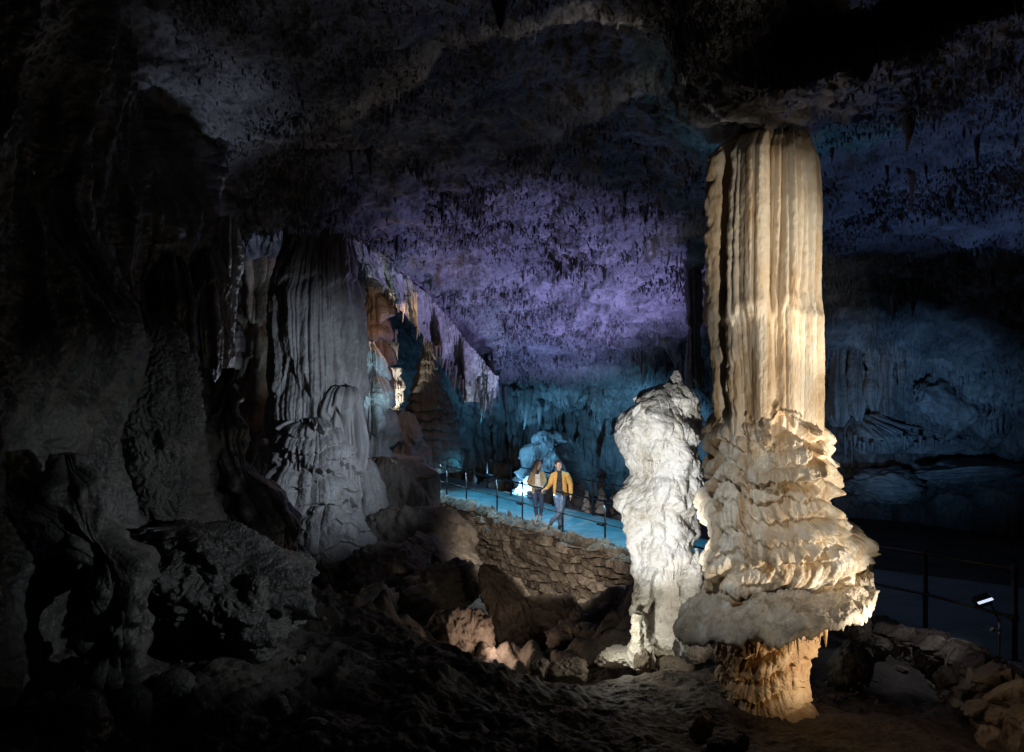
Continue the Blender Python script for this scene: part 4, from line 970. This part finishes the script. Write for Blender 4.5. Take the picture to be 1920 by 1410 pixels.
# ================================================================== THE COUPLE
def capsule(p0, p1, r0, r1, n=14, m=5, sq=1.0):
    p0 = np.array(p0, float); p1 = np.array(p1, float); ax = p1-p0; L = np.linalg.norm(ax); ax /= max(L, 1e-9)
    up = np.array([0, 1., 0]) if abs(ax[1]) < .9 else np.array([1., 0, 0])
    a = np.cross(ax, up); a /= np.linalg.norm(a); b = np.cross(ax, a)
    rings = [(p0-ax*r0*math.cos(t), r0*math.sin(t)) for t in np.linspace(.12, math.pi/2, m)]
    rings += [(p1+ax*r1*math.cos(t), r1*math.sin(t)) for t in np.linspace(math.pi/2, .12, m)]
    V = []
    for c, r in rings:
        for k in range(n):
            w = 2*math.pi*k/n; V.append(c+r*(a*math.cos(w)+b*sq*math.sin(w)))
    Fc = [tuple(x) for x in gridfaces(len(rings), n, True)]
    Fc += [tuple(range(n-1, -1, -1)), tuple(range((len(rings)-1)*n, len(rings)*n))]
    return np.array(V), Fc
def ellip(c, r, R=None, n=18, m=12):
    ph = np.linspace(.02, math.pi-.02, m)[:, None]; th = np.linspace(0, 2*math.pi, n, endpoint=False)[None]
    S = np.stack([np.sin(ph)*np.cos(th)*r[0], np.sin(ph)*np.sin(th)*r[1], np.cos(ph)*np.ones_like(th)*r[2]], -1).reshape(-1, 3)
    if R is not None: S = S@np.array(R).T
    Fc = [tuple(x[::-1]) for x in gridfaces(m, n, True)]
    Fc += [tuple(range(n)), tuple(range(m*n-1, (m-1)*n-1, -1))]
    return S+np.array(c), Fc
def chain(pts, rad, **k):
    return [capsule(pts[i], pts[i+1], rad[i], rad[i+1], **k) for i in range(len(pts)-1)]
def rz(a): c, s = math.cos(a), math.sin(a); return np.array([[c, -s, 0], [s, c, 0], [0, 0, 1]])
def rx(a): c, s = math.cos(a), math.sin(a); return np.array([[1, 0, 0], [0, c, -s], [0, s, c]])
def ry(a): c, s = math.cos(a), math.sin(a); return np.array([[c, 0, s], [0, 1, 0], [-s, 0, c]])
def hand(wrist, direc, palm_n, thumb_side, curl, s=1.0):
    """palm and five bent fingers growing from the wrist along direc; palm_n is where the palm faces"""
    d = np.array(direc, float); d /= np.linalg.norm(d); nrm_ = np.array(palm_n, float); nrm_ -= d*np.dot(d, nrm_); nrm_ /= np.linalg.norm(nrm_)
    sd = np.cross(d, nrm_)*thumb_side; w = np.array(wrist, float); it = []
    it.append(capsule(w, w+d*.045*s, .026*s, .034*s, sq=.6)); it.append(capsule(w+d*.04*s+sd*.022*s, w+d*.075*s+sd*.024*s, .02*s, .014*s)); it.append(capsule(w+d*.04*s-sd*.02*s, w+d*.07*s-sd*.022*s, .02*s, .013*s))
    for k, (o, L) in enumerate([(.028, .068), (.010, .078), (-.009, .072), (-.027, .056)]):
        p = w+d*.075*s+sd*o*s; a = d.copy(); q = p
        for j in range(3):
            an = curl*(j+.6); v = d*math.cos(an)+nrm_*math.sin(an); e = q+v*L*s*[.42, .32, .26][j]
            it.append(capsule(q, e, .0098*s*(1-.1*j), .0092*s*(1-.1*j), n=8, m=3)); q = e
    p = w+d*.02*s+sd*.026*s; e = p+(sd*.75+d*.55+nrm_*.35)*.042*s; it.append(capsule(p, e, .014*s, .011*s, n=8, m=3)); it.append(capsule(e, e+(d*.8+nrm_*.5+sd*.2)*.032*s, .011*s, .009*s, n=8, m=3))
    return it
def head(c, R, s=1.0, fem=False):
    f = lambda v: np.array(c)+R@(np.array(v)*s)
    it = [ellip(f((0, .012, .03)), np.array((.074, .094, .098))*s, R), ellip(f((0, -.030, -.035)), np.array((.058, .058, .075))*s, R),
          ellip(f((0, -.050, -.092)), np.array((.030 if fem else .038, .030, .024))*s, R), capsule(f((0, -.086, .018)), f((0, -.108, -.026)), .010*s, .015*s), 
          capsule(f((-.045, -.074, .034)), f((.045, -.074, .034)), .012*s, .012*s), capsule(f((-.020, -.083, -.060)), f((.020, -.083, -.060)), .009*s, .009*s),
          ellip(f((-.04, -.062, -.022)), np.array((.026, .026, .028))*s, R), ellip(f((.04, -.062, -.022)), np.array((.026, .026, .028))*s, R),
          ellip(f((-.077, .012, -.005)), np.array((.012, .020, .032))*s, R), ellip(f((.077, .012, -.005)), np.array((.012, .020, .032))*s, R)]
    return it, f
def garment(name, items, mat, root, vox=.012, sm=3):
    v, f = join(items); o = emit(name, v+np.array(root.location[:]), f, mat, root); return bake(o, vox, sm)
def jacket(rows, gap0, gap1, th=.02, n=64):
    """open jacket body: rows of (z, cx, cy, rx, ry); gap0, gap1 = x of the two front edges at the hem and neck"""
    rows = np.array(rows, float); zz = np.linspace(rows[0, 0], rows[-1, 0], 46)
    c = [np.interp(zz, rows[:, 0], rows[:, i]) for i in range(1, 5)]
    V = []; 
    for off in (0, -th):
        for i, z in enumerate(zz):
            f = i/45; g0 = gap0[0]*(1-f)+gap0[1]*f; g1 = gap1[0]*(1-f)+gap1[1]*f
            a0 = -math.pi/2+math.asin(np.clip((g1-c[0][i])/c[2][i], -.95, .95)); a1 = 1.5*math.pi+math.asin(np.clip((g0-c[0][i])/c[2][i], -.95, .95))
            for t in np.linspace(a0, a1, n):
                wob = 1+.025*math.sin(5*t+z*9)+.02*math.sin(11*t-z*16)*(1-f)
                V.append((c[0][i]+(c[2][i]+off)*wob*math.cos(t), c[1][i]+(c[3][i]+off)*wob*math.sin(t), z+.01*math.sin(7*t)*(1-f)))
    m = 46; Fc = [tuple(x) for x in gridfaces(m, n)]+[tuple(x) for x in gridfaces(m, n, off=m*n, flip=True)]
    for i in range(m-1):
        Fc.append((i*n, (i+1)*n, m*n+(i+1)*n, m*n+i*n)); Fc.append(((i+1)*n+n-1, i*n+n-1, m*n+i*n+n-1, m*n+(i+1)*n+n-1))
    for k in range(n-1):
        Fc.append((k+1, k, m*n+k, m*n+k+1)); q = (m-1)*n; Fc.append((q+k, q+k+1, m*n+q+k+1, m*n+q+k))
    return np.array(V), Fc
def shell(points, rad, n=10): return chain(points, rad, n=n)

def man():
    d = 19.15; x = float(X(1049, d)); i = near(19.0); base = np.array([x, d, edge[i][2]+.012])
    root = empty('person', base, 'man in open mustard jacket and blue jeans, legs crossed, one hand on the railing', 'person')
    R = rz(math.radians(42))@rx(math.radians(10))@ry(0); hc = np.array((-.03, -.02, 1.655))
    hd, f = head(hc, R, 1.04)
    body = hd+chain([(0, .0, 1.44), (-.012, -.005, 1.56)], [.062, .056])
    body += [ellip((0, .01, 1.33), (.17, .105, .15)), ellip((.01, .01, 1.12), (.145, .095, .2)), ellip((.02, .01, .95), (.15, .10, .12))]
    eL, wL = (-.245, -.06, 1.165), (-.372, -.285, 1.065); eR, wR = (.292, .03, 1.155), (.292, -.03, .885)
    body += chain([(-.175, .0, 1.40), eL, wL], [.058, .043, .028])+chain([(.205, .0, 1.405), eR, wR], [.058, .043, .028])
    body += hand(wL, (-.75, -.45, -.12), (0, -.2, -1), -1, .45)+hand(wR, (.0, -.12, -1), (-1, 0, 0), 1, .30, 1.05)
    hipR, kR, aR = (.105, .0, .90), (.035, -.17, .475), (-.205, -.06, .20); hipL, kL, aL = (-.065, .01, .90), (-.03, .0, .485), (.025, .03, .10)
    body += chain([hipR, kR, aR], [.085, .058, .042])+chain([hipL, kL, aL], [.085, .058, .042])
    garment('body', body, M_skin, root, .0085, 2)
    for sx in (-1, 1): emit('eye', *(lambda q: (q[0]+base, q[1]))(ellip(f((sx*.032, -.084, .014)), (.011, .008, .007), R)), M_eye, root)
    emit('lips', *(lambda q: (q[0]+base, q[1]))(capsule(f((-.018, -.091, -.060)), f((.018, -.091, -.060)), .005, .005)), M_lip, root)
    hr = [ellip(f((0, .032, .060)), (.082, .088, .082), R), ellip(f((0, -.035, .118)), (.062, .050, .030), R), ellip(f((-.02, -.052, .120)), (.045, .032, .026), R), capsule(f((-.075, .0, .03)), f((-.072, -.01, -.01)), .014, .008), capsule(f((.075, .0, .03)), f((.072, -.01, -.01)), .014, .008),
          ellip(f((0, .075, .0)), (.064, .036, .07), R)]
    garment('hair', hr, M_hairm, root, .008, 1)
    sh = [ellip((0, .008, 1.335), (.182, .118, .15)), ellip((.01, .008, 1.13), (.160, .112, .22)), ellip((.018, .008, .98), (.158, .112, .13)), capsule((0, .0, 1.43), (-.006, -.004, 1.485), .082, .072)]
    garment('shirt', sh, M_navy, root, .012, 3)
    tr = [ellip((.02, .01, .95), (.166, .118, .105))]+chain([hipR, (.07, -.085, .69), kR, (-.085, -.115, .335), aR], [.102, .088, .072, .066, .058])+chain([hipL, (-.05, .0, .69), kL, (.0, .01, .28), aL], [.102, .088, .070, .064, .060])
    garment('trousers', tr, M_jean, root, .012, 3)
    jk = [jacket([(.86, .022, .01, .190, .140), (1.0, .02, .01, .185, .136), (1.2, .01, .01, .188, .134), (1.35, .004, .01, .196, .130), (1.43, .0, .012, .150, .105), (1.475, .0, .012, .095, .085)], (-.125, -.055), (.095, .055))]
    jk += chain([(-.165, .005, 1.39), (-.21, -.02, 1.28), eL, (-.31, -.17, 1.112), (-.35, -.245, 1.08)], [.080, .076, .066, .055, .050])+chain([(.195, .005, 1.395), (.25, .02, 1.28), eR, (.296, .0, 1.02), (.294, -.025, .91)], [.080, .078, .068, .060, .055])
    jk += [capsule((-.09, .0, 1.45), (-.15, 0, 1.415), .05, .06), capsule((.09, .0, 1.45), (.17, 0, 1.42), .05, .06), capsule((-.07, .05, 1.475), (.07, .05, 1.475), .04, .04)]
    garment('jacket', jk, M_must, root, .011, 3)
    def shoe(a, toe, up):
        a = np.array(a); toe = np.array(toe); v = toe-a
        return [capsule(a+[0, 0, .0], a+np.array(up)*.06, .05, .054), capsule(a+v*.05-np.array(up)*.045, a+v*.95, .046, .040, sq=.8), capsule(a-v*.18-np.array(up)*.05, a+v*.3-np.array(up)*.04, .042, .044)]
    garment('shoe', shoe(aR, (-.262, -.115, .055), (.35, .1, .9)), M_shoe, root, .009, 2)
    garment('shoe', shoe(aL, (-.035, -.17, .045), (0, 0, 1)), M_shoe, root, .009, 2)
man()
def woman():
    d = 20.2; x = float(X(1009, d)); i = near(20.0); base = np.array([x, d, edge[i][2]+.012])
    root = empty('person', base, 'woman with long brown hair, olive tan jacket and grey top, looking at the man', 'person')
    R = rz(math.radians(48))@rx(math.radians(2)); hc = np.array((.0, -.02, 1.575))
    hd, f = head(hc, R, .98, True)
    body = hd+chain([(-.02, .0, 1.37), (-.008, -.005, 1.49)], [.050, .045])
    body += [ellip((-.02, .01, 1.26), (.145, .095, .14)), ellip((-.01, .01, 1.07), (.118, .085, .19)), ellip((0, .01, .89), (.142, .10, .12))]
    eL, wL = (-.262, -.05, 1.075), (-.095, -.275, 1.015); eR, wR = (.195, -.03, 1.09), (.105, -.285, .985)
    body += chain([(-.165, .0, 1.325), eL, wL], [.048, .037, .024])+chain([(.13, .0, 1.33), eR, wR], [.048, .037, .024])
    body += hand(wL, (.8, -.25, -.25), (0, -.3, -1), 1, .45, .92)+hand(wR, (-.1, -.75, -.25), (0, .2, -1), -1, .5, .92)
    hipL, kL, aL = (-.082, .01, .85), (-.082, -.03, .475), (-.035, .02, .12); hipR, kR, aR = (.082, .01, .85), (.095, -.02, .47), (.065, .03, .115)
    body += chain([hipL, kL, aL], [.08, .052, .036])+chain([hipR, kR, aR], [.08, .052, .036])
    garment('body', body, M_skin, root, .0085, 2)
    for sx in (-1, 1): emit('eye', *(lambda q: (q[0]+base, q[1]))(ellip(f((sx*.031, -.085, .014)), (.011, .008, .007), R)), M_eye, root)
    emit('lips', *(lambda q: (q[0]+base, q[1]))(capsule(f((-.016, -.091, -.060)), f((.016, -.091, -.060)), .0055, .0055)), M_lip, root)
    hr = [ellip(f((0, .03, .045)), (.090, .098, .096), R), ellip(f((0, .082, -.05)), (.078, .045, .12), R), capsule(f((-.086, -.015, .03)), (-.085, -.07, 1.36), .032, .042), capsule((-.10, -.05, 1.43), (-.125, -.085, 1.27), .046, .026), 
          capsule(f((.082, .005, .02)), (.062, .035, 1.40), .022, .024), capsule(f((-.03, .09, -.06)), (-.10, .03, 1.33), .055, .045), capsule(f((-.06, -.055, .10)), f((-.085, -.03, -.02)), .026, .03), capsule(f((.05, -.05, .105)), f((.085, -.02, .0)), .018, .018)]
    garment('hair', hr, M_hairw, root, .009, 1)
    sh = [ellip((-.02, .005, 1.25), (.155, .112, .135)), ellip((-.01, .005, 1.06), (.138, .108, .20)), ellip((0, .008, .93), (.150, .116, .11))]
    garment('sweater', sh, M_sweat, root, .012, 3)
    garment('undershirt', [capsule((-.025, -.018, 1.31), (-.022, -.012, 1.375), .082, .066, sq=1)], M_navy, root, .01, 2)
    tr = [ellip((0, .01, .88), (.150, .112, .095))]+chain([hipL, (-.085, -.01, .66), kL, (-.06, .0, .30), aL], [.092, .078, .060, .054, .044])+chain([hipR, (.09, -.01, .66), kR, (.082, .01, .30), aR], [.092, .078, .060, .054, .044])
    garment('trousers', tr, M_jean_d, root, .011, 3)
    jk = [jacket([(.76, .01, .02, .205, .150), (.95, .0, .015, .188, .140), (1.1, -.01, .012, .170, .130), (1.27, -.02, .01, .178, .124), (1.345, -.02, .012, .135, .10), (1.39, -.02, .014, .085, .08)], (-.115, -.075), (.095, .035))]
    jk += chain([(-.155, .005, 1.315), (-.215, -.015, 1.2), eL, (-.19, -.155, 1.045), (-.125, -.24, 1.025)], [.068, .064, .058, .050, .045])+chain([(.12, .005, 1.32), (.165, -.005, 1.21), eR, (.155, -.15, 1.04), (.118, -.245, 1.0)], [.068, .064, .058, .050, .045])
    jk += [capsule((-.09, .02, 1.36), (-.14, 0, 1.335), .045, .05), capsule((.05, .02, 1.36), (.10, 0, 1.34), .045, .05), capsule((-.08, .06, 1.38), (.04, .06, 1.38), .04, .04)]
    garment('jacket', jk, M_olive, root, .011, 3)
    def boot(a, toe):
        a = np.array(a); toe = np.array(toe); v = toe-a
        return [capsule(a-[0, 0, .01], a+[0, 0, .05], .046, .052), capsule(a+v*.05-np.array([0, 0, .055]), a+v*.92, .042, .036, sq=.85), capsule(a-v*.12-np.array([0, 0, .07]), a+v*.3-np.array([0, 0, .06]), .036, .038)]
    garment('boot', boot(aL, (-.058, -.155, .042)), M_boot, root, .009, 2); garment('boot', boot(aR, (.035, -.15, .042)), M_boot, root, .009, 2)
    bag = empty('handbag', base+np.array([-.235, .02, .63]), 'small dark navy bag hanging at the hip of the woman', 'bag')
    q = [capsule((-.03, 0, .05), (.03, 0, .05), .055, .055, sq=1), capsule((-.035, 0, .16), (.03, 0, .16), .05, .05)]
    garment('pouch', q, M_jean_d, bag, .01, 3)
    emit('strap', *(lambda t: (t[0]+np.array(bag.location[:]), t[1]))(tube([(-.03, 0, .2), (.0, -.03, .32), (.04, -.02, .47), (.09, .0, .62), (.12, .02, .70)], .010, 6)), M_jean_d, bag)
woman()
# ================================================================== LIGHT
def lamp(kind, name, loc, power, col, target=None, size=.1, angle=60, blend=.6):
    l = bpy.data.lights.new(name, kind); l.energy = power; l.color = col
    if kind == 'SPOT': l.spot_size = math.radians(angle); l.spot_blend = blend; l.shadow_soft_size = size
    elif kind == 'POINT': l.shadow_soft_size = size
    elif kind == 'AREA': l.size = size
    o = bpy.data.objects.new(name, l); COL.objects.link(o); o.location = [float(v) for v in loc]
    if target is not None:
        o.rotation_euler = (Vector([float(v) for v in target])-o.location).to_track_quat('-Z', 'Y').to_euler()
    return o
WARM = (1, .89, .73); WHITE = (.97, .98, .97); PUR = (.44, .40, .97); BLUE = (.20, .48, .98); TEAL = (.16, .52, .92); ICE = (.45, .78, 1.0)
# cream column: floodlights low on the right, added fills in front and upper left
for zt, xt, an, pw in ((.95, 2.95, 30, 380), (1.7, 2.85, 29, 400), (2.5, 2.72, 23, 420), (3.4, 2.68, 21, 500), (4.6, 2.62, 19, 800)):
    lamp('SPOT', 'column_flood', (4.75, 5.1, 1.0), pw*1.2, WARM, (xt, 6.9, zt), .05, an, .75)
for zt, pw in ((2.0, 80), (3.4, 310), (4.8, 480)):
    lamp('SPOT', 'column_front_fill', (2.9, 3.0, 1.5), pw, (1, .91, .78), (2.40, 7.0, zt), .06, 21, .9)  # added fill for the column's front, no fixture stands here
lamp('SPOT', 'column_front_fill', (3.6, 3.9, 1.25), 70, (1, .78, .50), (2.45, 7.0, .75), .06, 26, .8)
lamp('SPOT', 'column_cool_fill', (-.6, 3.4, 5.2), 430, (.86, .93, 1.0), (2.2, 7.0, 1.8), .12, 24, 1)  # added cool fill for the shelf top and the column's left side
# white stalagmite: floor lamp in front of it
lamp('SPOT', 'stalagmite_flood', (.5, 5.4, 1.45), 700, WHITE, P(1238, 915, 9.0), .05, 40, .6)
lamp('POINT', 'stalagmite_foot', P(1162, 1190, 8.5), 9, (1, .95, .78), None, .04)
# roof: purple up lights behind the stone wall
lamp('SPOT', 'roof_purple', (4.8, 20.2, -.2), 3700, PUR, P(1060, 540, 20), .15, 84, 1)
lamp('SPOT', 'roof_purple_near', (-1.0, 15.5, .0), 420, (.42, .36, .95), P(900, 350, 14), .15, 70, 1)
lamp('SPOT', 'roof_blend_fill', (1.2, 24.5, -.1), 1100, (.34, .42, 1.0), P(1030, 610, 24), .15, 76, 1)  # added lamp, blends the purple roof into the teal wall
lamp('SPOT', 'overhang_cool', P(965, 870, 24.0), 260, (.62, .72, 1.0), P(880, 680, 23), .1, 70, .9)
lamp('SPOT', 'roof_blue', (.5, 26.6, .0), 1400, BLUE, P(1010, 670, 27), .15, 110, 1)
lamp('SPOT', 'wall_teal', (.4, 25.0, .3), 700, TEAL, P(960, 830, 29), .15, 110, 1)
lamp('SPOT', 'wall_teal', (4.6, 23.6, .3), 800, TEAL, P(1200, 780, 28), .15, 100, 1)
lamp('SPOT', 'column_rim_fill', (2.7, 8.7, .7), 200, (.04, .55, .80), P(1440, 285, 8.3), .1, 34, 1)  # added unseen lamp, gives a teal rim round the column top
lamp('SPOT', 'roof_right', (7.5, 12.5, .4), 360, (.20, .38, .95), P(1720, 330, 10), .15, 85, 1)
lamp('SPOT', 'wall_right', (8.5, 15.5, .4), 480, (.20, .48, .95), P(1660, 720, 21), .15, 85, 1)
lamp('POINT', 'mound_white', P(952, 946, 24.7), 9, (.62, .85, 1.0), None, .08)
lamp('SPOT', 'mound_teal', P(905, 885, 25.4), 460, TEAL, P(1060, 830, 27.5), .1, 80, .8)
lamp('POINT', 'stub_blue', P(820, 915, 24.6), 6, ICE, None, .06)
lamp('SPOT', 'nub_blue', P(776, 872, 21.5), 160, (.25, .42, 1.0), P(768, 810, 23), .05, 80, .7)
lamp('SPOT', 'recess_white', P(716, 800, 22.2), 300, (1, .88, .72), P(740, 720, 23.6), .05, 46, .6)
lamp('POINT', 'recess_warm', P(745, 600, 19.5), 26, (1, .62, .35), None, .1)
lamp('SPOT', 'pillar_teal', P(760, 870, 17.4), 260, (.45, .80, 1.0), P(690, 740, 18), .1, 80, .8)
# walkway: added unseen teal spots overhead, then strips under the handrail
for i in [near(v) for v in (23.0, 21.2, 19.2, 17.0)]:
    p = edge[i]+nrm[i]*.9
    lamp('SPOT', 'walkway_teal_fill', p+np.array([0, 0, 2.9]), 400, (.03, .56, .95), p, .3, 80, 1)
for k in range(len(front)-2):
    a, b = [edge[i]+nrm[i]*.02 for i in front[k:k+2]]
    o = lamp('AREA', 'rail_strip', (a+b)/2+np.array([0, 0, .90]), 8, ICE, (a+b)/2-nrm[front[k]]*.28, .05)
    o.data.shape = 'RECTANGLE'; L = float(np.linalg.norm(b-a)); o.data.size = L; o.data.size_y = .03
    dr = Vector((b-a)/L); zz_ = -(Vector((a+b)/2-nrm[front[k]]*.28)-o.location).normalized(); yy_ = zz_.cross(dr).normalized(); xx_ = yy_.cross(zz_)
    from mathutils import Matrix
    o.rotation_euler = Matrix((xx_, yy_, zz_)).transposed().to_euler()
# the couple
lamp('SPOT', 'couple_spot', (-1.8, 11.5, 4.2), 3600, (1, .95, .90), P(1030, 925, 19.5), .15, 13, .6)
# grey column and the left
lamp('SPOT', 'grey_column_flood', (.6, 11.0, 2.6), 820, (.62, .77, 1.0), P(640, 800, 15), .15, 58, 1)
lamp('SPOT', 'wall_soft', (.7, 10.4, 1.9), 1800, (1.0, .88, .74), P(1000, 1075, 16.6), .2, 46, .9)
lamp('POINT', 'pit_warm', P(935, 1208, 10.2), 12, (1, .72, .55), None, .06)
lamp('POINT', 'slab_warm', P(668, 1165, 11.2), 9, (1, .80, .68), None, .05)
lamp('SPOT', 'left_curtain', P(520, 1000, 10.2), 330, (.62, .74, 1.0), P(410, 640, 9.5), .1, 44, 1)
lamp('SPOT', 'left_cool', (1.6, 5.0, 2.6), 150, (.75, .88, 1.0), P(340, 1000, 6.5), .05, 48, 1)
lamp('SPOT', 'kerb_flood', (5.25, 8.7, 1.6), 14, (.88, .90, 1.0), P(1680, 1240, 9), .06, 75, .8)
w = bpy.data.worlds.new('World'); scene.world = w; w.use_nodes = True
w.node_tree.nodes['Background'].inputs[0].default_value = (.72, .82, 1.0, 1); w.node_tree.nodes['Background'].inputs[1].default_value = .0035

# ================================================================== CAMERA AND RENDER
cam = bpy.data.cameras.new('camera'); co = bpy.data.objects.new('camera', cam); COL.objects.link(co)
co.location = (0, 0, CZ); co.rotation_euler = (math.radians(90), 0, 0)
cam.sensor_width = 36; cam.lens = F/1920*36; cam.shift_y = (HY-705)/1920; cam.clip_end = 500; cam.clip_start = .05
scene.camera = co
scene.render.engine = 'CYCLES'
scene.view_settings.view_transform = 'Standard'; scene.view_settings.look = 'None'; scene.view_settings.exposure = 0; scene.view_settings.gamma = 1
c = scene.cycles
c.max_bounces = 3; c.diffuse_bounces = 2; c.glossy_bounces = 2; c.transmission_bounces = 2; c.sample_clamp_indirect = 3; c.sample_clamp_direct = 0
c.caustics_reflective = False; c.caustics_refractive = False; c.use_adaptive_sampling = True; c.adaptive_threshold = .015; c.adaptive_min_samples = 16
c.use_denoising = True
try: c.denoiser = 'OPENIMAGEDENOISE'; c.denoising_input_passes = 'RGB_ALBEDO_NORMAL'
except Exception: pass
